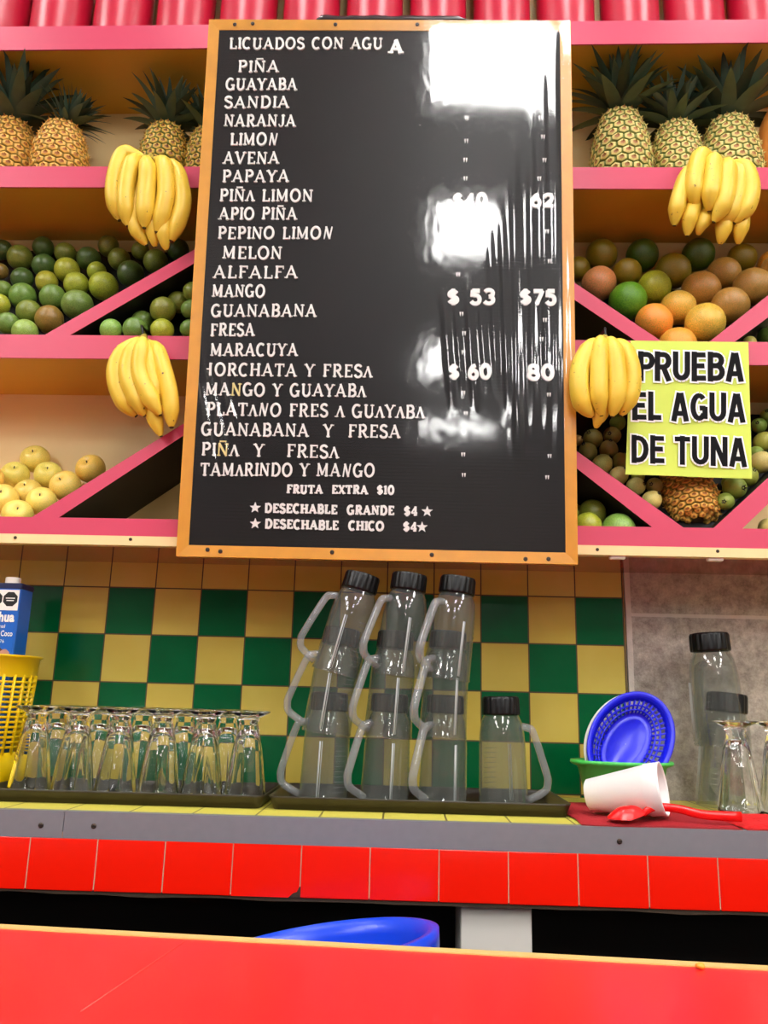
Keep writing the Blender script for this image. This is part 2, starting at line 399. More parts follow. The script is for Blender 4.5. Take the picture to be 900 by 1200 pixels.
# ------------------------------------------------------------------ red pipes on top of the shelves
pipe = None
for i in range(13):
    x = -.14+.1685*(i-1) + .0
    b = MB().lathe([(.0745,0),(.0745,.3),(.0745,.6),(.0745,CZ-2.765)], 40, cap0=True, cap1=True) if pipe is None else None
    if pipe is None: o = pipe = b.build('red_pipe', M_redpipe)
    else: o = pipe.copy(); COL.objects.link(o)
    o.location = (x,-.1,lip(0,x,False)+.0215)
    vis = i   # index from the left; pipe 0 is cut by the photo's left border
    tag(o, '%s glossy red pipe from the left in the row above the shelves' % ORD[i+1] if i < 13 else 'glossy red pipe beyond the right end of the row above the shelves', 'pipe', 'red pipes above the shelves')

# ------------------------------------------------------------------ menu board
BP0 = atY(437,657,-.265); BP1 = atY(460,23,-.36)
BT = Vector((0,BP1.y-BP0.y,BP1.z-BP0.z)).normalized()      # up along the board
BN = Vector((0,-BT.z,BT.y))                                 # towards the room
def bpt(x, y, h=0):      # photo pixel on the board's front plane (+h towards the room): world
    d = ray(x,y); P = BP0+BN*h; k = (P-CAM).dot(BN)/d.dot(BN); return CAM+d*k
B_O = bpt(203.5,653)
BM = Matrix(((1,0,0,B_O.x),(0,BN.y,BT.y,B_O.y),(0,BN.z,BT.z,B_O.z),(0,0,0,1)))   # local: x right, y out, z up
BMI = BM.inverted()
def bl(x, y, h=0): return BMI @ bpt(x,y,h)
board = empty('menu_board', B_O, 'tall black menu board with golden frame and white letters under clear film', 'menu board')
board.matrix_world = BM
c_ = [bl(247,23),bl(672.5,23),bl(673.5,660),bl(203.5,653)]
BW = (c_[1].x-c_[0].x+c_[2].x-c_[3].x)/2; x0b = (c_[0].x+c_[3].x)/2; z0b = (c_[2].z+c_[3].z)/2; BH = (c_[0].z+c_[1].z)/2-z0b
fw = .024
Mbk, n, l, bb = nodes_of('grooved_black_felt')
tc = n.new('ShaderNodeTexCoord'); sx = n.new('ShaderNodeSeparateXYZ'); l.new(tc.outputs['Object'], sx.inputs[0])
gv = mth(n,l,'FRACT', mth(n,l,'DIVIDE', sx.outputs[2], .0075)); gm = mth(n,l,'LESS_THAN', gv, .25)
l.new(mixc(n,l, gm, lin('181416'), lin('080608')), bb.inputs['Base Color']); bb.inputs['Roughness'].default_value = .9; bb.inputs['Specular IOR Level'].default_value = .1
MB().box((x0b+.01,-.022,z0b+.01),(x0b+BW-.01,-.006,z0b+BH-.01)).build('felt_panel', Mbk, board)
fb = MB()
def mould(a, b, c, d):   # mitred frame member: outer a-b, inner c-d (local xz)
    fb.hexa([(a[0],-.03,a[1]),(b[0],-.03,b[1]),(d[0],-.03,d[1]),(c[0],-.03,c[1]),(a[0],-.001,a[1]),(b[0],-.001,b[1]),(d[0],-.004,d[1]),(c[0],-.004,c[1])])
xa,xb_,za,zb_ = x0b,x0b+BW,z0b,z0b+BH
mould((xa,za),(xb_,za),(xa+fw,za+fw),(xb_-fw,za+fw)); mould((xb_,zb_),(xa,zb_),(xb_-fw,zb_-fw),(xa+fw,zb_-fw))
mould((xa,zb_),(xa,za),(xa+fw,zb_-fw),(xa+fw,za+fw)); mould((xb_,za),(xb_,zb_),(xb_-fw,za+fw),(xb_-fw,zb_-fw))
frm = fb.build('frame', M_gold, board)
for x,y in ((275,28),(296,27),(393,28),(489,28),(631,26),(243,644),(258,646),(389,647),(506,650),(616,655),(643,655)):
    p = bl(x,y); screw(Vector((p.x,-.002,p.z)), frm, Matrix.Identity(4), .0045, (0,1,0))
for x in (.2,.62):     # brackets that hold the tilted board to the shelves
    zt = 1.12; p = BM @ Vector((x,-.03,zt)); q = Vector((p.x, SF, p.z))
    MB().hexa([BMI@v for v in (Vector((p.x-.01,p.y-.001,p.z-.01)),Vector((p.x+.01,p.y-.001,p.z-.01)),Vector((p.x+.01,SF+.001,p.z-.03)),Vector((p.x-.01,SF+.001,p.z-.03)),Vector((p.x-.01,p.y-.001,p.z)),Vector((p.x+.01,p.y-.001,p.z)),Vector((p.x+.01,SF+.001,p.z)),Vector((p.x-.01,SF+.001,p.z)))]).build('bracket', M_steel, board)

# stroke letters: (thickness class, points); thick = T, thin = t
def arc(cx,cy,rx,ry,a0,a1,n=8): return [(cx+rx*math.cos(math.radians(a0+(a1-a0)*i/n)), cy+ry*math.sin(math.radians(a0+(a1-a0)*i/n))) for i in range(n+1)]
G = {}
def g(ch, w, strokes, serifs=()): G[ch] = (w, strokes, serifs)
g('A',.92,[('t',[(.1,0),(.46,1)]),('T',[(.44,1),(.82,0)]),('t',[(.22,.32),(.7,.32)])],[(.1,0),(.82,0)])
g('V',.92,[('T',[(.1,1),(.46,0)]),('t',[(.46,0),(.82,1)])],[(.1,1),(.82,1)])
g('Λ',.7,[('t',[(.06,0),(.36,.85)]),('T',[(.34,.85),(.64,0)])],[(.06,0),(.64,0)])
g('B',.8,[('T',[(.2,0),(.2,1)]),('t',[(.1,1),(.45,1)]),('T',arc(.42,.76,.24,.24,90,-90)),('t',[(.2,.52),(.45,.52)]),('T',arc(.44,.26,.28,.26,90,-90)),('t',[(.1,0),(.45,0)])])
g('C',.84,[('T',arc(.45,.5,.36,.5,55,305,14))],[])
g('D',.9,[('T',[(.2,0),(.2,1)]),('t',[(.1,1),(.42,1)]),('T',arc(.4,.5,.4,.5,90,-90,12)),('t',[(.1,0),(.42,0)])])
g('E',.75,[('T',[(.2,0),(.2,1)]),('t',[(.1,.97),(.66,.97)]),('t',[(.2,.52),(.52,.52)]),('t',[(.1,.03),(.68,.03)]),('t',[(.66,1),(.66,.8)]),('t',[(.68,0),(.68,.2)])])
g('F',.72,[('T',[(.2,0),(.2,1)]),('t',[(.1,.97),(.66,.97)]),('t',[(.2,.52),(.52,.52)]),('t',[(.66,1),(.66,.8)])],[(.2,0)])
g('G',.9,[('T',arc(.45,.5,.36,.5,55,320,14)),('T',[(.74,.02),(.74,.42)]),('t',[(.55,.43),(.86,.43)])])
g('H',.92,[('T',[(.18,0),(.18,1)]),('T',[(.74,0),(.74,1)]),('t',[(.18,.52),(.74,.52)])],[(.18,0),(.18,1),(.74,0),(.74,1)])
g('h',.62,[('T',[(.34,0),(.34,1)]),('t',[(.04,.52),(.34,.52)]),('t',[(.34,.97),(.46,.97)])],[])
g('I',.36,[('T',[(.18,0),(.18,1)])],[(.18,0),(.18,1)])
g('J',.6,[('T',[(.42,1),(.42,.22)]),('t',arc(.24,.22,.18,.22,0,-170,8))],[(.42,1)])
g('L',.72,[('T',[(.2,0),(.2,1)]),('t',[(.1,.03),(.66,.03)]),('t',[(.66,0),(.66,.25)])],[(.2,1)])
g('M',1.08,[('t',[(.16,0),(.16,1)]),('T',[(.16,1),(.53,.12)]),('t',[(.53,.12),(.9,1)]),('T',[(.9,0),(.9,1)])],[(.16,0),(.9,0)])
g('N',.92,[('t',[(.16,0),(.16,1)]),('T',[(.16,1),(.76,.02)]),('t',[(.76,0),(.76,1)])],[(.16,0),(.76,1)])
G['Ñ'] = (G['N'][0], G['N'][1]+[('t',[(.2,1.17),(.7,1.17)])], G['N'][2])
G['n'] = (.92,[('t',[(.16,0),(.3,1)]),('T',[(.3,1),(.62,.02)]),('t',[(.62,0),(.8,1)])],[])
G['^'] = G['N']; G['&'] = G['Ñ']
g('O',.94,[('T',arc(.47,.5,.38,.5,0,360,20))])
g('P',.76,[('T',[(.2,0),(.2,1)]),('t',[(.1,1),(.45,1)]),('T',arc(.42,.74,.26,.26,90,-90)),('t',[(.2,.48),(.45,.48)])],[(.2,0)])
g('R',.86,[('T',[(.2,0),(.2,1)]),('t',[(.1,1),(.45,1)]),('T',arc(.42,.75,.25,.25,90,-90)),('t',[(.2,.5),(.45,.5)]),('T',[(.42,.5),(.74,0)])],[(.2,0),(.78,0)])
g('S',.72,[('T',arc(.36,.76,.25,.24,30,200,9)+[(.36,.53)]+arc(.36,.26,.27,.26,60,-160,10))])
g('T',.84,[('T',[(.42,0),(.42,1)]),('t',[(.06,.97),(.78,.97)]),('t',[(.07,1),(.07,.78)]),('t',[(.77,1),(.77,.78)])],[(.42,0)])
g('U',.9,[('T',[(.18,1),(.18,.3)]+arc(.45,.3,.27,.3,180,360,10)[1:]),('t',[(.72,.3),(.72,1)])],[(.18,1),(.72,1)])
g('X',.86,[('T',[(.12,1),(.74,0)]),('t',[(.12,0),(.74,1)])],[(.12,0),(.74,0),(.12,1),(.74,1)])
g('Y',.84,[('T',[(.1,1),(.42,.48)]),('t',[(.74,1),(.42,.48)]),('T',[(.42,.5),(.42,0)])],[(.42,0),(.1,1),(.74,1)])
g('0',.8,[('T',arc(.4,.5,.3,.5,0,360,18))])
g('1',.5,[('T',[(.26,0),(.26,1)]),('t',[(.1,.85),(.26,1)])],[(.26,0)])
g('2',.78,[('T',arc(.38,.72,.27,.28,165,-30,8)+[(.12,.05)]),('T',[(.1,.05),(.7,.05)])])
g('3',.76,[('T',arc(.36,.76,.26,.24,150,-80,8)),('T',arc(.36,.27,.29,.27,80,-150,9))])
g('4',.82,[('t',[(.55,1),(.08,.32)]),('t',[(.08,.28),(.74,.28)]),('T',[(.54,0),(.54,1)])],[(.54,0)])
g('5',.76,[('T',[(.62,.96),(.2,.96),(.17,.55)]),('T',arc(.36,.32,.28,.32,110,-150,10))])
g('6',.8,[('T',arc(.4,.3,.28,.3,0,360,14)),('T',arc(.62,.3,.5,.68,175,100,6))])
g('7',.74,[('T',[(.1,.95),(.66,.95),(.28,0)])])
g('8',.8,[('T',arc(.4,.76,.24,.24,0,360,14)),('T',arc(.4,.27,.29,.27,0,360,14))])
g('$',.76,[('T',arc(.38,.7,.24,.2,30,200,8)+[(.38,.5)]+arc(.38,.3,.25,.2,60,-160,9)),('T',[(.38,-.06),(.38,1.06)])])
g('*',1.0,[],[])
g('"',.6,[],[])
g(' ',.5,[])
LH = .0035     # letters stand this far off the felt
def seg_box(b, A, B, wd, y0, y1, mi=0):
    d = B-A; L = d.length
    if L < 1e-6: return
    d /= L; nn = Vector((-d.z,0,d.x))*(wd/2); e = d*min(wd*.18, .001); A = A-e; B = B+e
    v = [A-nn, B-nn, B+nn, A+nn]
    b.hexa([(p.x,y0,p.z) for p in v]+[(p.x,y1,p.z) for p in v], mi)
_j = [0]
def text_line(s, x0, x1, yb0, ch, yb1=None, bold=False, mats=None, ypl=True):
    """s set between pixel columns x0..x1 on the board, baseline yb0 (left) .. yb1 (right), cap height ch pixels"""
    b = MB(); yb1 = yb0 if yb1 is None else yb1
    A = bl(x0,yb0); E = bl(x1,yb1); H = bl(x0,yb0-ch).z-A.z
    tot = sum(G[c][0] for c in s); W = E.x-A.x; k = W/tot; sl = (E.z-A.z)/W
    T, t, sr = (.17,.095,.30) if not bold else (.28,.18,.40)
    T *= H; t *= H
    x = A.x
    for c in s:
        w, st, se = G[c]
        z0 = A.z+(x-A.x)*sl + random.uniform(-.02,.02)*H; jr = random.uniform(-.02,.02)
        def P(p): return Vector((x+(.06+p[0]*.88+jr*(p[1]-.5))*k, 0, z0+p[1]*H))
        mi = 1 if c in '^&' else 0
        for q, pts in st:
            for i in range(len(pts)-1):
                _j[0] = (_j[0]+1) % 40
                seg_box(b, P(pts[i]), P(pts[i+1]), T if q=='T' else t, -.006, -.006+LH+_j[0]*6e-6, mi)
        for p in se:
            _j[0] = (_j[0]+1) % 40
            z = p[1] + (.045 if p[1]<.5 else -.045); r = sr/2*H/k
            seg_box(b, P((p[0]-r,z)), P((p[0]+r,z)), t*.75, -.006, -.006+LH+_j[0]*6e-6, mi)
        if c == '*':
            cx, cz, r = x+.5*k, z0+.5*H, H*.68
            pv = [(cx+(r if i%2==0 else r*.42)*math.sin(i*PI/5), cz+(r if i%2==0 else r*.42)*math.cos(i*PI/5)) for i in range(10)]
            b.add([(p[0],-.006+LH,p[1]) for p in pv]+[(p[0],-.006,p[1]) for p in pv]+[(cx,-.006+LH,cz)], [(10+i,10+(i+1)%10,(i+1)%10,i) for i in range(10)]+[(20,i,(i+1)%10) for i in range(10)])
        if c == '"':
            for dx in (.18,.42):
                b.hexa([(x+(dx+q)*k,y,z0+H*e) for y in (-.006,-.006+LH) for q,e in ((-.02,.3),(.02,.3),(.085,1),(-.085,1))])
        x += w*k
    return b
LINES = [
 ('LICUADOS CON AGU',267,449,55.8,12.6,None),('PIÑA',276.8,327,83,13,None),('GUAYABA',263,348,104,13,None),('SANDIA',261,339,125,13,None),
 ('NARANJA',261,346.5,146.8,13.3,None),('LIMOn',268,326,168.5,13.5,None),('AVENA',260,327,190.7,13.6,None),('PAPAYA',258.6,338.7,212,13.5,None),
 ('PIÑΛ LIMON',255.5,367,234.6,13.6,None),('APIO PIÑA',255,348,256,13.5,None),('PEPINO LIMOn',253.4,390.7,278.8,13.6,None),('MELON',259,330.6,302,14,None),
 ('ALFALFA',248,349,325,14,None),('MANGO',247,310.6,347,13.8,None),('GUANABANA',245.6,371,370,13.8,None),('FRESA',245,298,392.7,14,None),
 ('MARACUYA',244.8,348.8,416,14,None),('hORCHATA Y FRESΛ',240,436,439,14.2,441.5),('MA^GO Y GUAYABΛ',239,428.5,462.5,14.2,464.3),
 ('PLATΛnO FRES Λ GUΛYΛBΛ',240,497.5,485.8,14.5,489.2),('GUANABANA  Y  FRESA',234,469.5,509.2,14.5,512.6),('PI&Λ  Y   FRESΛ',234,396.5,532.8,14.5,536.3),
 ('TAMΛRINDO Y MAnGO',233,439.5,556.6,14.5,558)]
for s,x0,x1,yb,ch,y1 in LINES: text_line(s,x0,x1,yb,ch,y1).build('menu_lettering', [M_letter, M_letter_y], board)
BOLD = [('A',455,472.5,60.8,15,None),('FRUTA  EXTRA  $10',335,462,577.2,9.3,578.6),('* DESECHABLE  GRANDE  $4 *',293,506,599.5,9.8,604),('* DESECHABLE  CHICO    $4*',293,500,618,9.8,622.5)]
for s,x0,x1,yb,ch,y1 in BOLD: text_line(s,x0,x1,yb,ch,y1,True).build('menu_lettering', [M_letter, M_letter_y], board)
for s,x0,x1,yb,ch in [('$40',530,571.5,240.7,14.5),('62',621,650,241,14.2),('$ 53',523,581,355,16),('$75',608.5,653,355.4,16),('$ 60',525,576,442.5,15.5),('80',617,650.5,443.3,16)]:
    text_line(s,x0,x1,yb,ch,None,True).build('price_lettering', M_letter, board)
db = MB()
for x,y in [(547,137),(546.6,164),(545.5,186),(545.7,208),(538,295),(537,320.7),(541,367),(544,389.8),(543.4,412),(543,459.7),(546,484),(544,508),(543,532),(543.7,556),(634,137),(636.7,159),(638.5,186.3),(632.4,208),(641.4,270),(644.8,305),(639,374),(635,396.5),(643.7,461.7),(644.5,534),(641.7,558.8)]:
    q = text_line('"', x-3.4, x+3.4, y+4, 6.0); db.add(q.v, q.f)
db.build('ditto_marks', M_letter, board)
# clear film with folds
def film():
    b = MB(); nx, nz = 260, 300
    folds = []
    for px,y0,y1,wd,am,lean in [(520,350,470,4,.0010,9),(534,365,455,3,.0011,7),(548,340,470,4.5,.0013,7),(562,350,450,4,.0012,8),(574,285,445,4.5,.0014,8),(588,262,470,5,.0022,7),(602,200,520,6,.0026,5),(622,150,470,6,.0024,3),(636,110,470,6,.0028,5),(650,75,500,6,.0030,4),(661,120,560,4,.0016,3),
        (234,440,545,2.2,.0018,18),(242,425,530,2.2,.0020,24),(256,425,500,2.2,.0016,22)]:
        A = bl(px,y0); Bq = bl(px+lean,y1); s_ = (bl(px+wd,(y0+y1)/2)-bl(px,(y0+y1)/2)).x
        folds.append((A.x,A.z,Bq.x,Bq.z,s_,am))
    vs = []
    for j in range(nz+1):
        for i in range(nx+1):
            x = x0b+.002+(BW-.004)*i/nx; z = z0b+.002+(BH-.004)*j/nz
            h = .0
            for ax,az,bx,bz,s_,am in folds:
                t = (az-z)/(az-bz)
                if -.15 < t < 1.15:
                    e = max(0,min(1,(t+.15)/.35))*max(0,min(1,(1.15-t)/.3)); cx = ax+(bx-ax)*t
                    d = (x-cx)/s_
                    if abs(d) < 4: h += am*math.exp(-d*d)*e
            h += .0012*noise.noise(Vector((x*4, z*3, 5)))
            u = (x-x0b)/BW
            cr_ = max(0, 1-abs(u-.66)/.16)
            h += .00010*cr_*noise.fractal(Vector((x*55, z*28, 1)), 1, 2, 3)
            vs.append((x, .0022+max(h,-.0014), z))
    fs = [(j*(nx+1)+i, (j+1)*(nx+1)+i, (j+1)*(nx+1)+i+1, j*(nx+1)+i+1) for j in range(nz) for i in range(nx)]
    return b.add(vs, fs, 0, True)
film().build('plastic_film', M_film, board)
# dark folded bag lying on top of the board
def bag():
    b = MB(); A = bl(371,20); E = bl(551,17); n_ = 40; vs = []
    zt = z0b+BH
    prof = [(-.028,.0),(-.030,.006),(-.02,.012),(-.008,.014),(-.002,.008),(-.001,.0)]
    for i in range(n_+1):
        t = i/n_; x = A.x+(E.x-A.x)*t
        s_ = min(1, t/.03+.3, (1-t)/.08+.05); nn = 1+.25*noise.noise(Vector((t*9,0,0)))
        for (y,z) in prof: vs.append((x, y, zt+.0005+z*s_*nn*1.2))
    m_ = len(prof)
    fs = [(i*m_+k, (i+1)*m_+k, (i+1)*m_+(k+1)%m_, i*m_+(k+1)%m_) for i in range(n_) for k in range(m_)]+[tuple(range(m_)), tuple(range(n_*m_+m_-1, n_*m_-1, -1))]
    b.add(vs, fs, 0, True).xf(BM); return b
tag(bag().build('plastic_bag', mat('dark_bag_plastic', '3a3032', .25)), 'dark folded plastic bag lying on the top edge of the menu board', 'bag')

# ------------------------------------------------------------------ fruit builders
def sphere_mb(r=1, nu=28, nv=18, fn=None):
    b = MB(); vs = [(0,0,-1)]; 
    for j in range(1, nv):
        t = -PI/2+PI*j/nv
        for i in range(nu): vs.append((math.cos(t)*math.cos(2*PI*i/nu), math.cos(t)*math.sin(2*PI*i/nu), math.sin(t)))
    vs.append((0,0,1)); fs = []
    for i in range(nu): fs.append((0,1+(i+1)%nu,1+i)); fs.append((len(vs)-1, 1+(nv-2)*nu+i, 1+(nv-2)*nu+(i+1)%nu))
    for j in range(nv-2):
        for i in range(nu): fs.append((1+j*nu+i,1+j*nu+(i+1)%nu,1+(j+1)*nu+(i+1)%nu,1+(j+1)*nu+i))
    if fn: vs = [fn(Vector(v)) for v in vs]
    return b.add([Vector(v)*r for v in vs], fs, 0, True)
def citrus_fn(v):
    a = math.acos(max(-1,min(1,v.z))); d = .05*math.exp(-(a/.16)**2) - .03*math.exp(-((PI-a)/.2)**2)
    k = 1-d+.012*noise.noise(v*2.2); return Vector((v.x*k, v.y*k, v.z*k*.96))
def apple_fn(v):
    a = math.acos(max(-1,min(1,v.z))); k = 1-.34*math.exp(-(a/.27)**2)-.22*math.exp(-((PI-a)/.28)**2)
    rr = 1.0+.05*math.cos(a); w_ = 1+.015*math.cos(5*math.atan2(v.y,v.x))*(1-v.z)/2
    return Vector((v.x*k*rr*w_, v.y*k*rr*w_, v.z*k*.92))
def guava_fn(v):
    k = 1+.03*noise.noise(v*2.5); return Vector((v.x*k*(.97-.05*v.z), v.y*k*(.97-.05*v.z), v.z*k*1.02))
M_lime = fruit_mat('lime_skin', .3, .3, .25, .12)
M_orange = fruit_mat('orange_skin', .32, .25, .12, .25, 300)
M_apple = fruit_mat('apple_skin', .35, .15, .35, .03, 100, lin('9a7a2a'))
M_guava = fruit_mat('guava_skin', .4, .2, .15, .2, 120)
M_stalk = mat('brown_stalk', '4a3418', .7)
M_calyx = mat('dark_calyx', '1c1410', .8)
ME = {}
for nm, fn, mm in (('lime',citrus_fn,M_lime),('orange',citrus_fn,M_orange),('apple',apple_fn,M_apple),('guava',guava_fn,M_guava)):
    o = sphere_mb(fn=fn).build(nm, mm); ME[nm] = o.data; bpy.data.objects.remove(o)
o = MB().tube([(0,0,.60),(.01,0,.68),(.04,0,.80)],[.05,.04,.05],7).build('stem', M_stalk); ME['stem'] = o.data; bpy.data.objects.remove(o)
cb = MB()
for k in range(5):
    a = 2*PI*k/5; c0, s0 = math.cos(a), math.sin(a)
    cb.add([(.10*c0-.10*s0,.10*s0+.10*c0,.98),(.10*c0+.10*s0,.10*s0-.10*c0,.98),(.3*c0,.3*s0,1.2),(0,0,.9)],[(0,1,2),(1,0,3),(0,2,3),(2,1,3)])
cb.lathe([(.2,.95),(.17,1.06),(.1,1.03),(0.01,.97)],12)
o = cb.build('calyx', M_calyx); ME['calyx'] = o.data; bpy.data.objects.remove(o)

def settle(items, ylo, yhi, iters=400, ymax=-.006, planes=(), front=.022):
    """items: [px,py,rpx]; slide each along its line of sight (and, where that is not enough, a little sideways) until none cuts another"""
    it_ = [list(i) for i in items]; ys = [i[1] for i in items]; lo, hi = min(ys), max(ys); N = len(it_)
    st = [ylo+(yhi-ylo)*(hi-i[1])/max(1,hi-lo) for i in items]; sc = [1.0]*N
    def pos(i):
        p = atY(it_[i][0],it_[i][1],st[i]); return p, it_[i][2]*dist(p)/F
    def shift(i, v):
        k = F/dist(pos(i)[0]); it_[i][0] += v.dot(RT)*k; it_[i][1] -= v.dot(UP)*k
    for it in range(iters):
        mv = 0; pr = [pos(i) for i in range(N)]
        for i in range(N):
            for j in range(i):
                dv_ = pr[i][0]-pr[j][0]; d = dv_.length; ov = pr[i][1]*sc[i]+pr[j][1]*sc[j]-d
                if ov > .0003:
                    mv = 1; f, k = (i,j) if items[i][1] >= items[j][1] else (j,i)
                    st[f] -= ov*.5; st[k] += ov*.5
                    if it > 120:
                        q = dv_/max(d,1e-6)*(ov*.2); shift(i, q); shift(j, -q)
                    if it > 320: sc[i] *= .998; sc[j] *= .998
        for i in range(N):
            for P0, nv, sg in planes:
                de = pr[i][1]*sc[i]+.0006-(pr[i][0]-P0).dot(nv)
                if de > .0002:
                    mv = 1; st[i] += sg*de*.25; shift(i, nv*(de*.6))
                    if it > 320: sc[i] *= .998
        for i in range(N):
            r = pr[i][1]*sc[i]; st[i] = max(SF+front+r, min(min(-.006-r, ymax), st[i]))
        if not mv: break
    return [(pos(i)[0], pos(i)[1]*sc[i]) for i in range(N)]
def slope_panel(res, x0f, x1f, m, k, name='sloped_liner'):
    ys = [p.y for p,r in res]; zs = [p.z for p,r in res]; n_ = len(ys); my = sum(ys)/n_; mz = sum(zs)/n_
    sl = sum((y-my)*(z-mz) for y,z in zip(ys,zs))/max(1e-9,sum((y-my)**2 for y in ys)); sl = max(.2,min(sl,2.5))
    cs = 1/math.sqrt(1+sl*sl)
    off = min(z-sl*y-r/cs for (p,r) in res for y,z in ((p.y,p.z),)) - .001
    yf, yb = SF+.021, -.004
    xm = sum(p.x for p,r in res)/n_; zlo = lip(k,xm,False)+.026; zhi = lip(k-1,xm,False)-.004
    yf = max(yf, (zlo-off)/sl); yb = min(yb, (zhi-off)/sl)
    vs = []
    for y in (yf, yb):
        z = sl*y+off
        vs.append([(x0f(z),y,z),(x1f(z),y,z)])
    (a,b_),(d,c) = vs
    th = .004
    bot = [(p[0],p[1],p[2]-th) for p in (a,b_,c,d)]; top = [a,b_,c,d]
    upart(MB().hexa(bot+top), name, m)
def rows_of(items, gap=9):
    idx = sorted(range(len(items)), key=lambda i:-items[i][1]); rows = []; 
    for i in idx:
        if rows and abs(items[rows[-1][0]][1]-items[i][1]) < gap: rows[-1].append(i)
        else: rows.append([i])
    out = {}
    for r,row in enumerate(rows):
        for c,i in enumerate(sorted(row, key=lambda i:items[i][0])): out[i] = (r, c, len(row), len(rows))
    return out
def ncol(c):   # colour word from hex
    return {'g':'green','d':'dark green','y':'yellow-green','o':'orange','w':'golden yellow','b':'olive','r':'brownish orange','p':'pale green','k':'pale yellow'}[c]
PAL = {'lime':dict(g='66883a',d='44602a',y='a2ac34',b='74802e',r='8a7430',p='86b050',k='cfc060'),
       'orange':dict(g='5a9a22',d='3c5a12',y='a0a828',b='8a7a18',r='b4883a',o='f0ac3a',w='e8c048',p='e09a58'),
       'apple':dict(k='f0d664',y='e6cc58'),'guava':dict(k='dcd478',y='b8bc4c',b='9a8e44',g='8aa844',r='b48a48')}
def fruits(kind, items, place, ylo, yhi, group, cat, ymax=-.006, planes=(), front=.022):
    res = settle([i[:3] for i in items], ylo, yhi, ymax=ymax, planes=planes, front=front); rw = rows_of(items)
    for k,((p,r),it) in enumerate(zip(res,items)):
        ro,co,nr,nrows = rw[k]
        if kind in ('apple','guava'):
            t = bpy.data.objects.new(kind, ME[kind]); 
        else: t = bpy.data.objects.new(kind, ME[kind])
        COL.objects.link(t); t.location = p; t.scale = (r*.99,)*3
        c = lin(PAL[kind][it[3]]); j = random.uniform(.9,1.1); t.color = (c[0]*j,c[1]*random.uniform(.95,1.05),c[2],1)
        if kind in ('apple','guava'):
            ax = Vector((random.uniform(-.35,.35), -.85, random.uniform(.3,.75))).normalized() if kind=='apple' else Vector((random.uniform(-.7,.8), random.uniform(-1,-.5), random.uniform(-.2,.9))).normalized()
            t.rotation_euler = (ax.to_track_quat('Z','Y')).to_euler()
            ch = bpy.data.objects.new('stem' if kind=='apple' else 'calyx', ME['stem' if kind=='apple' else 'calyx']); COL.objects.link(ch); ch.parent = t
        else: t.rotation_euler = (random.uniform(0,6),random.uniform(0,6),random.uniform(0,6))
        rname = 'bottom row' if ro==0 else ('top row' if ro==nrows-1 else '%s row up' % ORD[ro+1])
        cname = 'alone' if nr==1 else ('leftmost' if co==0 else ('rightmost' if co==nr-1 else '%s from left' % ORD[co+1]))
        nm = {'lime':'round lime','orange':'orange','apple':'apple','guava':'guava'}[kind]
        tag(t, '%s %s, %s in %s of %s' % (ncol(it[3]) if it[3]!='p' or kind!='orange' else 'peach-coloured', nm, cname, rname, place), cat, group)
    return res
def dplane(fx, into, sg):     # a divider face: point, normal into the bin, which way a fruit slides clear
    a, b = Vector((fx(1.6),0,1.6)), Vector((fx(1.8),0,1.8)); t = (b-a).normalized(); nv = Vector((t.z,0,-t.x))
    if nv.dot(into) < 0: nv = -nv
    return (a, nv, sg)
UPV, DNV = Vector((0,0,1)), Vector((0,0,-1))
def c1(L, ox, oy, s): return [(ox+a*s, oy+b*s, r*s, c) for a,b,r,c in L]
q = 120/900
L3 = c1([(175,240,112,'b'),(385,310,105,'d'),(380,150,95,'d'),(575,200,95,'b'),(780,250,105,'d'),(195,425,100,'d'),(590,350,112,'y'),(410,455,100,'y'),(0,360,72,'r'),(22,520,82,'g'),(200,580,118,'g'),(-12,655,100,'y'),(465,590,118,'g'),(670,475,110,'y'),(850,360,85,'y'),(910,490,128,'y'),(680,655,138,'g'),(255,720,112,'b'),(435,785,128,'r'),(70,820,100,'g'),(220,895,115,'p'),(20,170,90,'d')], 0, 270, q) \
   + c1([(130,140,95,'b'),(225,255,100,'b'),(325,385,120,'d'),(545,275,110,'b'),(410,180,80,'b'),(740,170,100,'d')], 110, 270, q)
r_ = fruits('lime', L3, 'upper left lime bin', -.185, -.05, 'limes in the upper left bin', 'lime', planes=[dplane(DL3[0],UPV,1)])
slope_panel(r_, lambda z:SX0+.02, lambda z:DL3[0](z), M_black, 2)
L3t = c1([(650,500,98,'b'),(865,540,86,'b'),(380,730,98,'g'),(610,700,116,'b'),(850,695,86,'g'),(140,860,100,'p'),(365,872,112,'g'),(600,872,104,'y'),(840,865,84,'g')],110,270,q)
r_ = fruits('lime', L3t, 'triangular bin beside menu board', -.205, -.185, 'limes in the triangular bin left of the board', 'lime', ymax=-.165, planes=[dplane(DL3[1],DNV,-1)], front=-.008)
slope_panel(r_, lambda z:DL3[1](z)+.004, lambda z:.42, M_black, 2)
s5 = 250/900
R3 = c1([(100,200,52,'b'),(197,140,68,'b'),(370,145,70,'d'),(305,215,62,'b'),(190,262,75,'p'),(310,335,82,'g'),(420,278,72,'y'),(497,208,76,'b'),(605,140,70,'d'),(520,362,76,'w'),(422,422,80,'o'),(545,500,82,'o'),(642,425,84,'w'),(615,288,82,'r'),(712,220,72,'r'),(800,160,62,'b'),(740,355,80,'r'),(835,283,82,'r'),(905,190,66,'o'),(960,260,75,'r')],650,260,s5)
r_ = fruits('orange', R3, 'upper right orange bin', -.18, -.06, 'oranges in the upper right bin', 'orange', planes=[dplane(DR3a[0],UPV,1),dplane(DR3b[0],UPV,1)])
slope_panel(r_, lambda z:DR3a[0](z), lambda z:DR3b[0](z), M_black, 2)
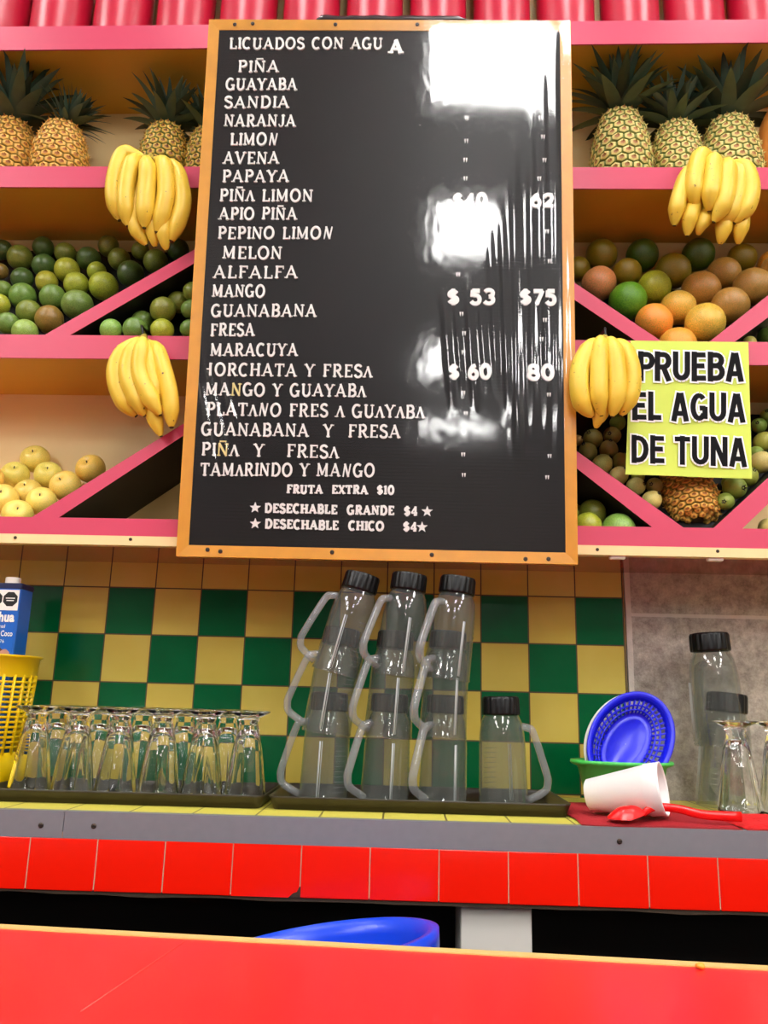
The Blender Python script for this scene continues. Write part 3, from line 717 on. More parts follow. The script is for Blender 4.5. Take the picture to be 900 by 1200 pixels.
r_ = fruits('lime', c1([(892,472,50,'g'),(815,502,30,'k')],650,260,s5), 'small bin at the right border', -.18, -.12, 'limes at the right border', 'lime', planes=[dplane(DR3b[1],DNV,-1)], front=.003)
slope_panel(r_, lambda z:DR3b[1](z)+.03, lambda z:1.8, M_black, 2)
R4 = c1([(430,300,80,'b'),(260,330,88,'b'),(215,445,85,'b'),(400,425,85,'b'),(345,555,92,'k'),(510,530,80,'b'),(125,345,50,'r'),(490,655,85,'k'),(640,750,85,'k'),(800,745,75,'b'),(780,870,88,'k'),(660,665,60,'y'),(480,190,72,'g')],660,470,q) \
   + c1([(865,285,92,'y'),(795,390,72,'g'),(865,490,100,'k'),(640,725,105,'g'),(770,635,88,'y'),(545,830,80,'g'),(820,140,70,'g'),(900,60,70,'g'),(560,640,70,'g')],780,480,q)
r_ = fruits('guava', R4, 'lower right guava bin', -.19, -.06, 'guavas in the lower right bin', 'guava', planes=[dplane(DR4a[0],UPV,1),dplane(DR4b[0],UPV,1)])
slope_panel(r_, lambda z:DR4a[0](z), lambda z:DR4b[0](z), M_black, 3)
r_ = fruits('lime', c1([(300,935,128,'b'),(520,1095,150,'p'),(215,1100,125,'y'),(90,985,52,'b')],660,470,q), 'lower triangular bin right of menu board', -.195, -.17, 'limes right of the board', 'lime', ymax=-.15, planes=[dplane(DR4a[1],DNV,-1)], front=.003)
slope_panel(r_, lambda z:1.12, lambda z:DR4a[1](z)-.003, M_cream, 3)
r_ = fruits('guava', c1([(905,1040,90,'k')],780,480,q), 'small bin at the right border', -.19, -.18, None, 'guava', planes=[dplane(DR4b[1],DNV,-1)], front=.003)
slope_panel(r_, lambda z:DR4b[1](z)+.03, lambda z:1.75, M_cream, 3)
AP = [(41.7,539,17,'k'),(106,550,17.5,'y'),(18,556.7,16.5,'k'),(57,556.7,16.5,'k'),(75.5,569.5,18.5,'k'),(32.5,577,16.5,'k'),(48.6,587.5,17.5,'k'),(3,585.5,19,'k'),(21,602,18,'k'),(-12,562,17,'k')]
r_ = fruits('apple', AP, 'yellow apple pile at left', -.19, -.07, 'yellow apples on the lower left shelf', 'apple', planes=[dplane(DL4[0],UPV,1)])
slope_panel(r_[:1]+r_[2:], lambda z:SX0+.02, lambda z:min(DL4[0](z), .02), M_cream, 3)

# pineapples
M_pbody = mat('pineapple_groove', '4c5a1e', .6, noise_amt=.3)
def pine_mats(tone):
    return {'gold':[MATS.get('pg1') or mat('pineapple_rim_gold','9c7c30',.6,noise_amt=.3,noise_scale=40), mat('pineapple_eye_gold','e0a848',.5,noise_amt=.3,noise_scale=60), mat('pineapple_spike_gold','a86a30',.6)],
            'green':[mat('pineapple_rim_green','76803a',.6,noise_amt=.35,noise_scale=40), mat('pineapple_eye_green','d2c070',.5,noise_amt=.3,noise_scale=60), mat('pineapple_spike_green','b07a4a',.6)],
            'olive':[mat('pineapple_rim_olive','6a6c22',.6,noise_amt=.35,noise_scale=40), mat('pineapple_eye_olive','c49a34',.5,noise_amt=.35,noise_scale=60), mat('pineapple_spike_olive','8a5a2a',.6)]}[tone]
def pine_body(R, H, parent, tone, hole=False):
    b = MB(); pr = lambda t: R*(math.sin(PI*(.10+.80*t)))**.42*(1-.10*t)
    N = 16
    b.lathe([(pr(j/N)*.965 if 0<j<N else pr(j/N)*(.35 if hole and j==0 else .75), H*j/N) for j in range(N+1)], 30, 0, cap0=True, cap1=True)
    nr = 13; per = 16; es = 2*PI*R/per*.56
    for r in range(nr):
        t = (r+.5)/nr
        for k in range(per):
            a = 2*PI*(k+(r%2)*.5)/per + r*.03; rr = pr(t); dr = (pr(t+.02)-pr(t-.02))/(.04*H)
            nrm = Vector((math.cos(a),math.sin(a),-dr)).normalized(); tu = Vector((-math.sin(a),math.cos(a),0)); tv = nrm.cross(tu)
            c = Vector((rr*math.cos(a),rr*math.sin(a),H*t)); s = es*(rr/R)*.98+.0005; sv = H/nr*.63
            def ring(k1, h): return [c+tu*(s*k1*math.cos(PI/6+i*PI/3))*1.08+tv*(sv*k1*math.sin(PI/6+i*PI/3))*1.05+nrm*h for i in range(6)]
            e = .0022+random.uniform(0,.0022); s *= random.uniform(.92,1.04)
            vs = ring(1,-.0025)+ring(.82,e)+ring(.42,e*1.5)+[c+nrm*(e*1.5-.0006)+tv*0, c+nrm*(e*1.5+.006)+tv*sv*.35]
            f0 = []; f1 = []
            for i in range(6):
                j = (i+1)%6; f0.append((i,j,6+j,6+i)); f1.append((6+i,6+j,12+j,12+i))
            b.add(vs, f0, 1, True); k0 = len(b.v)-len(vs)
            for f in f1: b.f.append([q_+k0 for q_ in f]); b.m.append(2); b.sm.append(False)
            for i in range(6): b.f.append([k0+12+i,k0+12+(i+1)%6,k0+18]); b.m.append(3); b.sm.append(False)
            b.f.append([k0+12,k0+13,k0+19]); b.m.append(2); b.sm.append(False); b.f.append([k0+13,k0+18,k0+19]); b.m.append(2); b.sm.append(False)
    if hole:
        for ring_r, cnt in ((.52,11),(.36,8)):
            for k in range(cnt):
                a = 2*PI*k/cnt+ring_r*9; nrm = Vector((math.cos(a)*.45,math.sin(a)*.45,-.9)).normalized(); tu = Vector((-math.sin(a),math.cos(a),0)); tv = nrm.cross(tu)
                c = Vector((R*ring_r*math.cos(a),R*ring_r*math.sin(a),.004 if ring_r>.4 else -.001)); q_ = R*.15
                r6 = lambda k1,h: [c+tu*(q_*k1*math.cos(i*PI/3))+tv*(q_*k1*math.sin(i*PI/3))+nrm*h for i in range(6)]
                k0 = len(b.v); b.v += [tuple(v) for v in r6(1.1,-.003)+r6(.8,.004)+r6(.3,.006)]
                for i in range(6):
                    j = (i+1)%6
                    b.f += [[k0+i,k0+j,k0+6+j,k0+6+i],[k0+6+i,k0+6+j,k0+12+j,k0+12+i]]; b.m += [1,2]; b.sm += [True,False]
                b.f.append([k0+12+i for i in range(6)]); b.m.append(3); b.sm.append(False)
    return b.build('body', [M_pbody]+pine_mats(tone), parent)
M_leaf = mat('pineapple_leaf', '485c48', .5, noise_amt=.3, noise_scale=30); M_leafd = mat('pineapple_leaf_dark', '22321f', .5, noise_amt=.3, noise_scale=30)
def crown(H, L, parent, lean=(0,0), spread=1.0, nleaf=64, zmax=None):
    b = MB()
    for k in range(nleaf):
        t = k/nleaf; a = k*2.39996+random.uniform(-.2,.2); el = math.radians(15+70*t**.8)/spread if spread>1 else math.radians(18+68*t**.8)
        l_ = L*(.45+.55*math.sin(PI*min(1,.25+.65*t)))*random.uniform(.85,1.1); w0 = L*.105*(1.15-.5*t)
        out = Vector((math.cos(a),math.sin(a),0)); up_ = Vector((lean[0],lean[1],1)).normalized()
        p = Vector((0,0,H-.004))+out*.012*(1-t)+up_*(.03*t); d = (out*math.cos(el)+up_*math.sin(el)).normalized(); sd = up_.cross(out).normalized()
        vs = []; n_ = 7
        for i in range(n_+1):
            s = i/n_; wd = w0*(.75+.5*s if s<.3 else .9*(1-((s-.3)/.7)**1.6))+.0004
            nn = d.cross(sd).normalized()
            vs += [p-sd*wd-nn*wd*.25*-1, p+nn*-.0*1, p+sd*wd+nn*wd*.25]
            p = p+d*(l_/n_); d = (d+Vector((0,0,-1))*.055*(1.6 if t<.5 else .5)+out*.04).normalized()
        fs = []
        for i in range(n_): 
            for j in (0,1): fs.append((i*3+j,i*3+j+1,i*3+3+j+1,i*3+3+j))
        if zmax is not None: vs = [Vector((v.x, min(v.y, -.008-parent.location.y), min(v.z, zmax-parent.location.z-.006))) for v in vs]
        b.add(vs, fs, 1 if t>.55 or k%3==0 else 0, True)
    return b.build('crown', [M_leaf, M_leafd], parent)
def pineapple(px, rpx, ytop, L, tone, label, Y=-.125, lean=(0,0), spread=1.0, shelf=1, dz=0):
    top = atY(px, ytop, Y); R = rpx*dist(top)/F; base = lip(shelf, top.x, False)+.024
    H = max(.12, top.z-base)
    t = empty('pineapple', (top.x, Y, base), label, 'pineapple', 'pineapples on the top shelf')
    pine_body(R, H, t, tone); crown(H, L*.86, t, lean, spread, zmax=lip(shelf-1,top.x,False)); t.rotation_euler = (0,0,random.uniform(0,6)*0)
    return t
pineapple(16, 31, 148, .20, 'gold', 'orange-gold pineapple at the left border of the top shelf', lean=(.1,-.05))
pineapple(75, 31.5, 151, .125, 'gold', 'golden pineapple with crown leaning right, second from the left on top shelf', lean=(.75,-.25), Y=-.14)
pineapple(195, 28, 152, .15, 'olive', 'olive-gold pineapple behind the upper left bananas, near the menu board', lean=(.22,0))
pineapple(244, 24, 156, .12, 'olive', 'olive pineapple mostly hidden behind the left edge of the menu board', Y=-.12)
pineapple(726, 34, 138, .19, 'green', 'large greenish pineapple just right of the menu board on top shelf', lean=(-.02,-.25), spread=1.05)
pineapple(791, 29.5, 150, .15, 'green', 'greenish pineapple in the middle of the three right of the menu board', lean=(0,.05))
pineapple(853, 33.5, 145, .20, 'green', 'greenish pineapple behind the upper right bananas, beside the papaya', lean=(.12,0))
def low_pine():
    Y = -.20; c = atY(817, 610, SF+.055); R = 33.5*dist(c)/F
    t = empty('pineapple', c, 'ripe golden pineapple lying base forward under the yellow sign', 'pineapple')
    t.rotation_euler = Vector((-.05,.5,.86)).to_track_quat('Z','Y').to_euler()
    pine_body(R, .15, t, 'gold', True); crown(.15, .07, t, nleaf=30)
    MB().lathe([(.010,-.003),(.016,.0),(.014,-.004),(.02,.002)], 14, cap0=True).build('cut_base', M_stalk, t)
low_pine()
# papaya at the right border
pp = atY(917,150,-.13)
o = sphere_mb(1,36,26,lambda v: Vector((v.x*(.068-.012*v.z), v.y*(.068-.012*v.z), v.z*.148))).build('papaya', mat('papaya_skin','d8883a',.45,noise_amt=.3,noise_scale=14,bump=.2))
o.location = (pp.x, -.125, lip(1,pp.x,False)+.022+.148); tag(o, 'large orange papaya standing at the right end of the top shelf', 'papaya')

# ------------------------------------------------------------------ bananas
Mb, n, l, bb = nodes_of('banana_skin')
tc = n.new('ShaderNodeTexCoord'); nz = n.new('ShaderNodeTexNoise'); nz.inputs['Scale'].default_value = 14; nz.inputs['Detail'].default_value = 2; l.new(tc.outputs['Object'], nz.inputs['Vector'])
n2 = n.new('ShaderNodeTexNoise'); n2.inputs['Scale'].default_value = 120; n2.inputs['Detail'].default_value = 3; l.new(tc.outputs['Object'], n2.inputs['Vector'])
c = mixc(n,l, nz.outputs[0], lin('d8b01e'), lin('f2d454'))
mr = n.new('ShaderNodeMapRange'); mr.inputs[1].default_value = .68; mr.inputs[2].default_value = .74; l.new(n2.outputs[0], mr.inputs[0])
c = mixc(n,l, mr.outputs[0], c, lin('5a3a14')); l.new(c, bb.inputs['Base Color']); bb.inputs['Roughness'].default_value = .42
M_ban = Mb; M_btip = mat('banana_tip', '4a3a1a', .7); M_bst = mat('banana_stalk', 'a8902e', .6, noise_amt=.3)
def banana(parent, pts, rp, Y0, yoff=None, crownpt=None, tip=True):
    n_ = len(pts); P = []
    for i,(x,y) in enumerate(pts):
        t = i/(n_-1); P.append(atY(x,y,Y0-.010+(.012*(1-math.sin(PI*t)) if yoff is None else yoff[i])))
    R = rp*dist(P[0])/F
    if crownpt is not None:
        pre = [crownpt+(P[0]-crownpt)*.0, crownpt+(P[0]-crownpt)*.55+Vector((0,.004,.006))]
        C_ = cr(pre+P, 6); nk = 9
    else: C_ = cr(P,6); nk = 0
    C_.insert(-1, C_[-2]*.25+C_[-1]*.75); N = len(C_); rad = []; ms = []
    Ls = [0]
    for i in range(1,N): Ls.append(Ls[-1]+(C_[i]-C_[i-1]).length)
    tot = Ls[-1]
    for i in range(N):
        s = Ls[i]; e = tot-s
        r = R*min(1, (.36+.64*min(1,max(0,s-.02*(nk>0))/.035)**.8), (.26+.74*min(1,max(0,e-.002)/.036)**.7))
        if e < .003: r = R*.20
        rad.append(r)
    for i in range(N-1): ms.append(1 if i == N-2 else (2 if nk and Ls[i] < .014 else 0))
    b = MB().tube(C_, rad, 20, fn=lambda a: 1-.035*(1-math.cos(5*a))*.9, mats=ms)
    b.xf(Matrix.Translation(-parent.location))
    return b.build('banana', [M_ban, M_btip, M_bst], parent)
def bunch(label, crown_px, Yc, fronts, backs, hookpx=None, hooktop=None, stalk=True):
    cp = atY(crown_px[0], crown_px[1], Yc); t = empty('banana_bunch', cp, label, 'bananas', 'banana bunches hung on the shelf edges')
    for pts,rp,Y in fronts+backs: banana(t, pts, rp, Y, crownpt=cp)
    b = MB().tube([Vector((0,.004,.012)),Vector((0,0,.002)),Vector((0,0,-.012))],[.006,.010,.013],10); b.build('stalk', M_bst, t)
    if hookpx:
        h = atY(hookpx[0],hookpx[1],Yc)-cp
        MB().tube([Vector((0,.0,-.004)),h*.5+Vector((.001,0,0)),h,h+Vector((0,.05+0,.006))],.0028,8).build('cord', M_blackp, t)
    else:
        MB().tube([Vector((0,.0,-.004)),Vector((0,.004,.012)),Vector((0,SF+.02-Yc,.014))],.0025,8).build('cord', M_blackp, t)
    return t
bunch('large bunch of eight yellow bananas hanging upper left on second shelf edge', (176,186), -.252,
  [([(144,182),(135,205),(133,230),(140,259)],10,-.258),([(158,187),(151,203),(147,232),(150,266)],10.5,-.268),([(172,188),(173,203),(171,233),(169,268)],10.5,-.277),
   ([(191,191),(194,205),(194,233),(184,274)],10.5,-.270),([(206,200),(212,217),(214,243),(200,284)],10,-.258)],
  [([(165,215),(158,245),(160,268),(172,288)],9.5,-.262+.012),([(182,220),(178,250),(179,272),(182,290)],9,-.250),([(196,225),(194,255),(192,275),(195,294)],9,-.252)])
bunch('bunch of speckled bananas hanging lower left from a black cord', (168,398), -.253,
  [([(155,402),(138,424),(136,446),(145,470),(160,488)],11,-.262),([(159,402),(150,428),(151,446),(160,468),(170,488)],11,-.272),([(167,402),(163,430),(167,448),(176,466),(188,487)],10.5,-.280),
   ([(174,408),(176,432),(182,458),(189,474)],9.5,-.268),([(184,410),(192,433),(199,462),(201,502)],10,-.266)],
  [([(176,440),(178,465),(180,486),(189,512)],9.5,-.252)], hookpx=(166,382))
bunch('bunch of plain yellow bananas hanging upper right below the pineapples', (846,188), -.252,
  [([(820,184),(814,207),(813,225),(815,244)],10.5,-.276),([(836,189),(834,215),(832,230),(831,248)],10.5,-.284),([(853,194),(851,222),(847,240),(836,261)],11,-.282),
   ([(866,201),(865,225),(858,247),(844,265)],10.5,-.268),([(873,198),(880,219),(875,243),(860,262)],10.5,-.272)],
  [([(806,205),(797,228),(793,245),(790,265)],10,-.262),([(818,225),(812,245),(808,258),(805,277)],9.5,-.258),([(832,238),(825,258),(821,266),(818,276)],9,-.254),
   ([(850,240),(849,260),(847,272),(844,287)],10,-.252),([(868,240),(869,260),(867,272),(865,287)],9.5,-.250)])
bunch('bunch of fat bananas hanging beside the yellow sign and the board', (709,399), -.288,
  [([(692,407),(681,428),(679,452),(683,473),(695,489)],11.5,-.308),([(703,402),(702,432),(702,462),(705,488)],10.5,-.320),([(717,402),(722,430),(723,460),(717,489)],11,-.318),
   ([(729,406),(739,430),(739,460),(727,488)],11,-.306)],
  [([(700,450),(702,476),(701,490),(698,502)],9.5,-.292),([(712,440),(706,470),(708,480),(704,496)],9,-.290)], hookpx=(709,385))

# ------------------------------------------------------------------ yellow sign
sg0, sg1, sg2, sg3 = [atY(x,y,SF-.006) for x,y in ((739,399),(877,401),(881,561),(733,556))]
sign = empty('paper_sign', sg3, 'lime yellow paper sign taped on shelf edge reading PRUEBA EL AGUA DE TUNA', 'sign')
sb = MB(); nx = ny = 14; vs = []
for k in (0,1):
    for j in range(ny+1):
        for i in range(nx+1):
            u, v = i/nx, j/ny; p = (sg3*(1-u)+sg2*u)*(1-v)+(sg0*(1-u)+sg1*u)*v
            vs.append(p-sg3+Vector((0, .0009*k-.0016*math.sin(u*7+v*3)*(1-v), 0)))
K = (nx+1)*(ny+1)
for k in (0,1):
    for j in range(ny):
        for i in range(nx):
            f = (j*(nx+1)+i, j*(nx+1)+i+1, (j+1)*(nx+1)+i+1, (j+1)*(nx+1)+i); sb.f.append([q_+k*K for q_ in (f if k==0 else f[::-1])]); sb.m.append(0); sb.sm.append(True)
sb.v = [tuple(v) for v in vs]
sb.build('sheet', mat('lime_paper', 'cadc50', .55, noise_amt=.05, noise_scale=10), sign)
M_ink = mat('black_ink', '08070a', .7, spec=.15); M_wh = mat('white_outline', 'f6f6f0', .5)
SHX = Matrix(((1,0,0,0),(0,0,-1,0),(0,1,0,0),(0,0,0,1)))
def font_mesh(s, offset, ext):
    cu = bpy.data.curves.new('t', 'FONT'); cu.body = s; cu.offset = offset; cu.extrude = ext; cu.resolution_u = 6; cu.size = 1; cu.space_character = 1.06
    ob = bpy.data.objects.new('t', cu); COL.objects.link(ob); bpy.context.view_layer.update()
    me = bpy.data.meshes.new_from_object(ob.evaluated_get(bpy.context.evaluated_depsgraph_get())); bpy.data.objects.remove(ob); return me
def sign_text(s, x0, x1, yt, yb, yt1, yb1, parent, Yp, off_in=.035, off_out=.085, mats=(M_ink, M_wh), name='lettering', outline=True):
    base = font_mesh(s, off_in, .0)
    xs = [v.co.x for v in base.vertices]; ys = [v.co.y for v in base.vertices]; mx0,mx1,my0,my1 = min(xs),max(xs),min(ys),max(ys)
    a,b_,c,d = [atY(x,y,Yp) for x,y in ((x0,yb),(x1,yb1),(x1,yt1),(x0,yt))]
    loc = parent.location
    for off,mt,dy,nm in ([(off_out,mats[1],0,'letter_outline')] if outline else [])+[(off_in,mats[0],-.0007,name)]:
        me = font_mesh(s, off, 0)
        for v in me.vertices:
            u = (v.co.x-mx0)/(mx1-mx0); w_ = (v.co.y-my0)/(my1-my0)
            p = (a*(1-u)+b_*u)*(1-w_)+(d*(1-u)+c*u)*w_; v.co = p+Vector((0,dy,0))-loc
        me.materials.clear(); me.materials.append(mt)
        o = bpy.data.objects.new(nm, me); COL.objects.link(o); o.parent = parent
G2 = {'P':(.60,[[(.1,0),(.1,1)],[(.1,.9),(.34,.9)]+arc(.34,.685,.2,.215,90,-90)+[(.1,.47)]]),
 'R':(.66,[[(.1,0),(.1,1)],[(.1,.9),(.34,.9)]+arc(.34,.685,.2,.215,90,-90)+[(.1,.47)],[(.33,.47),(.55,0)]]),
 'U':(.68,[[(.1,1),(.1,.34)]+arc(.33,.34,.23,.24,180,360)+[(.56,1)]]),
 'E':(.58,[[(.1,0),(.1,1)],[(.1,.9),(.52,.9)],[(.1,.52),(.48,.52)],[(.1,.1),(.54,.1)]]),
 'B':(.66,[[(.1,0),(.1,1)],[(.1,.9),(.33,.9)]+arc(.33,.715,.2,.185,90,-90)+[(.1,.53)],[(.1,.53),(.33,.53)]+arc(.33,.315,.23,.215,90,-90)+[(.1,.1)]]),
 'A':(.70,[[(.09,0),(.31,.97)],[(.37,.97),(.59,0)],[(.18,.26),(.5,.26)]]),
 'L':(.54,[[(.1,0),(.1,1)],[(.1,.1),(.5,.1)]]),
 'G':(.70,[arc(.34,.5,.24,.4,48,320,14),[(.58,.46),(.38,.46)],[(.575,.5),(.575,.1)]]),
 'D':(.68,[[(.1,0),(.1,1)],[(.1,.9),(.28,.9)]+arc(.28,.5,.29,.4,90,-90)+[(.1,.1)]]),
 'T':(.62,[[(.3,0),(.3,1)],[(.02,.9),(.58,.9)]]),'N':(.68,[[(.1,0),(.1,1)],[(.12,.95),(.54,.05)],[(.56,0),(.56,1)]]),' ':(.28,[])}
Ys = SF-.0085
def sign_line(txt, x0, x1, yt, yb, yt1, yb1):
    a,b_,c,d = [atY(x,y,Ys) for x,y in ((x0,yb),(x1,yb1),(x1,yt1),(x0,yt))]
    tot = sum(G2[q][0]+.05 for q in txt)-.11; H = (d-a).length
    for nm, m, th, ext, dy in (('letter_outline',M_wh,.285,.055,0),('lettering',M_ink,.175,0,-.0006)):
        b = MB(); x = 0; jj = 0
        for q in txt:
            w_, st = G2[q]
            for pl in st:
                for i in range(len(pl)-1):
                    def P(p): 
                        u = (x+p[0])/tot; v = p[1]; return (a*(1-u)+b_*u)*(1-v)+(d*(1-u)+c*u)*v - sign.location
                    A, B = P(pl[i]), P(pl[i+1]); D = (B-A).normalized()
                    if i == 0: A = A-D*ext*H
                    if i == len(pl)-2: B = B+D*ext*H
                    jj = (jj+1)%30; y1 = A.y+dy-jj*3e-6
                    seg_box(b, A, B, th*H, y1+.0003, y1)
            x += w_+.05
        b.build(nm, m, sign)
sign_line('PRUEBA', 748,870,412,446,413,447)
sign_line('EL AGUA', 741,872,459,492,461,495)
sign_line('DE TUNA', 740,874,510,542,513,547)

# ------------------------------------------------------------------ worktop
WZ = .95; WF = -.455
wt = empty('tiled_worktop', (.8,WF,0), 'yellow tiled worktop with steel edge and red tiled front below the menu', 'worktop')
WM = Matrix.Translation((-.8,-WF,0))
Mwt, n, l, bw = nodes_of('yellow_top_tile')
tc = n.new('ShaderNodeTexCoord'); sx = n.new('ShaderNodeSeparateXYZ'); l.new(tc.outputs['Object'], sx.inputs[0])
u = mth(n,l,'ABSOLUTE', mth(n,l,'SUBTRACT', mth(n,l,'FRACT', mth(n,l,'DIVIDE', mth(n,l,'ADD',sx.outputs[0],.02), .11)), .5)); v = mth(n,l,'ABSOLUTE', mth(n,l,'SUBTRACT', mth(n,l,'FRACT', mth(n,l,'DIVIDE', sx.outputs[1], .11)), .5))
gg = mth(n,l,'GREATER_THAN', mth(n,l,'MAXIMUM', u, v), .485)
l.new(mixc(n,l, gg, lin('d8cc58'), lin('6a5c2a')), bw.inputs['Base Color']); bw.inputs['Roughness'].default_value = .35
MB().box((-1.6,WF+.004,WZ-.04),(3.2,-.009,WZ)).xf(WM).build('tiled_top', Mwt, wt)
def wpart(b, nm, m, parent=wt): return b.xf(WM).build(nm, m, parent)
jx = atY(75,965,WF).x
zs0 = atY(450,993,WF).z
for a_,b_ in ((-1.6,jx-.0007),(jx+.0007,3.2)):
    tr_ = wpart(MB().box((a_,WF-.002,zs0),(b_,WF+.004,WZ+.002)).box((a_,WF+.004,WZ),(b_,WF+.016,WZ+.002)), 'steel_edge', M_steel)
    for x,y in ((48,967),(110,968),(726,986)):
        p = atY(x,y,WF-.002)
        if a_ < p.x < b_: screw(p, tr_, WM, .0045)
za = atY(450,1055,WF).z
rb = MB(); rb.box((-1.6,WF-.0008,za+.002),(3.2,WF+.03,zs0+.01),1)
x = atY(33,1010,WF).x; tw = (atY(843,1030,WF).x-atY(113,1015,WF).x)/9
cx0 = atY(352,1045,WF).x
for k in range(-16,26):
    xa_ = x+k*tw+.0009; xb2 = x+(k+1)*tw-.0009
    if abs(xb2-cx0) < .02:       # the tile with the chipped corner
        z0_, z1_ = za, zs0-.0005; y0_, y1_ = WF-.002, WF+.004
        po = [(xa_,z0_),(xb2-.018,z0_),(xb2-.010,z0_+.007),(xb2-.004,z0_+.009),(xb2,z0_+.017),(xb2,z1_),(xa_,z1_)]
        rb.add([(p,y0_,q_) for p,q_ in po]+[(p,y1_,q_) for p,q_ in po], [tuple(range(7)), tuple(range(13,6,-1))]+[(i,7+i,7+(i+1)%7,(i+1)%7) for i in range(7)])
    else: rb.bbox((xa_,WF-.002,za),(xb2,WF+.004,zs0-.0005),.0012)
rb.box((cx0-.022,WF-.0013,za+.0005),(cx0+.0003,WF,za+.017),2)
wpart(rb, 'red_tiled_front', [M_redtile, M_grout, M_dirt])
ub = MB(); nn = 120
vs = []
for i in range(nn+1):
    xx = -1.6+4.8*i/nn; h = .006+.004*noise.noise(Vector((xx*9,0,0)))
    vs += [(xx,WF+.001,za-h),(xx,WF+.03,za-h),(xx,WF+.03,za+.004),(xx,WF+.001,za+.004)]
ub.add(vs, [(i*4+k,i*4+(k+1)%4,i*4+4+(k+1)%4,i*4+4+k) for i in range(nn) for k in range(4)])
wpart(ub, 'mortar_bed', M_dirt)
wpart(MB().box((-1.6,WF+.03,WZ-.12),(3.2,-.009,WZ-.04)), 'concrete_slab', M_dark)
p0, p1 = atY(540,1060,WF+.02), atY(623,1060,WF+.02)
pb = MB().bbox((p0.x,WF+.02,0),(p1.x,WF+.16,za-.003),.002,0)
wpart(pb, 'white_pillar', M_white)
# recess behind the worktop front
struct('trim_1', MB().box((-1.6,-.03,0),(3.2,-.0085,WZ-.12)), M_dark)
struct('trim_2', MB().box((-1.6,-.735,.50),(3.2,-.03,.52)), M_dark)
# blue tub
def tub():
    p = atY(408,1066,-.60)
    t = empty('blue_tub', (p.x,-.60,.521), 'blue plastic tub in the dark gap between counter and worktop', 'tub')
    hh = .25
    prof = [(.085,.0),(.107,hh-.03),(.116,hh-.027),(.118,hh),(.109,hh+.002),(.103,hh-.02),(.080,.012)]
    b = MB().lathe(prof, 56, cap0=True); b.f.append(list(range(6*56,7*56))); b.m.append(0); b.sm.append(False)
    b.xf(Matrix.Diagonal((1.5,1,1,1))).build('body', M_bluep, t); return t
tb = tub(); tb.rotation_euler = (0,-.16,0); tb.location.z += .030
# front counter
CZT = .845
fa, fm, fb2 = atZ(0,1086,CZT), atZ(450,1108,CZT), atZ(900,1135,CZT)
dv = (fb2-fa).normalized(); pv = Vector((dv.y,-dv.x,0))   # towards the viewer
fc = empty('front_counter', (fm.x,fm.y,0), 'red laminate customer counter with gold metal edge in the foreground', 'counter')
def cpt(s, t, z): return fm+dv*s+pv*t+Vector((0,0,z-CZT))-fc.location
def cbox(s0,s1,t0,t1,z0,z1,nm,m):
    return MB().hexa([cpt(s,t,z) for z in (z0,z1) for s,t in ((s0,t1),(s1,t1),(s1,t0),(s0,t0))]).build(nm, m, fc)
cbox(-1.5,1.5,.017,.62,CZT-.035,CZT-.0005,'counter_top',M_redlam)
cbox(-1.5,1.5,0,.017,CZT-.036,CZT+.001,'gold_edge',M_brass)
cbox(-1.45,1.45,.30,.34,0,CZT-.035,'front_panel',M_redlam)
sa, sb_ = atZ(218,1102,CZT)-fc.location, atZ(95,1185,CZT)-fc.location
MB().tube([sa,(sa+sb_)/2,sb_],.0007,6,sq=(1,1)).build('seam', mat('pale_seam','f05a50',.5), fc)
cp_ = atZ(821,1135,CZT)
o = sphere_mb(1,14,8,lambda v: v*(1+.25*noise.noise(v*1.5))).build('fruit_crumb', mat('fruit_flesh','f0a030',.4)); o.location = cp_+Vector((0,0,.003)); o.scale = (.006,.005,.0035)
tag(o, 'small orange fruit crumb on the red counter by its gold edge', 'crumb')

# ------------------------------------------------------------------ trays
def tray(xa_, xb2, y0, y1, label):
    zz = WZ; t = empty('tray', ((xa_+xb2)/2,(y0+y1)/2,zz), label, 'tray', 'dark trays on the worktop')
    hx, hy = (xb2-xa_)/2, (y1-y0)/2
    def rr(ix, z, r=.02, n_=5):
        o = []
        for cx_,cy_,a0 in ((hx-r,hy-r,0),(-hx+r,hy-r,90),(-hx+r,-hy+r,180),(hx-r,-hy+r,270)):
            for i in range(n_+1):
                a = math.radians(a0+90*i/n_); o.append((cx_+(r-ix)*math.cos(a), cy_+(r-ix)*math.sin(a), z))
        return o
    rings = [rr(.010,.0005),rr(.002,.020),rr(0,.0235),rr(.003,.024),rr(.006,.021),rr(.013,.0045)]
    k = len(rings[0]); b = MB(); fs = [tuple(range(k-1,-1,-1)), tuple(range(5*k,6*k))]
    for j in range(5): fs += [(j*k+i,j*k+(i+1)%k,(j+1)*k+(i+1)%k,(j+1)*k+i) for i in range(k)]
    b.add([v for r in rings for v in r], fs, 0, True).build('tray_body', M_tray, t)
    return t
TF = -.352
ta0, ta1 = atZ(-60,945,WZ).x, atY(309,940,TF).x
tray(ta0, ta1, TF, -.10, 'dark tray under the row of upturned glasses')
tray(atY(313,940,TF).x, atY(672,952,TF).x, TF, -.10, 'dark tray under the stacked blender jars')
TZ = WZ+.0048

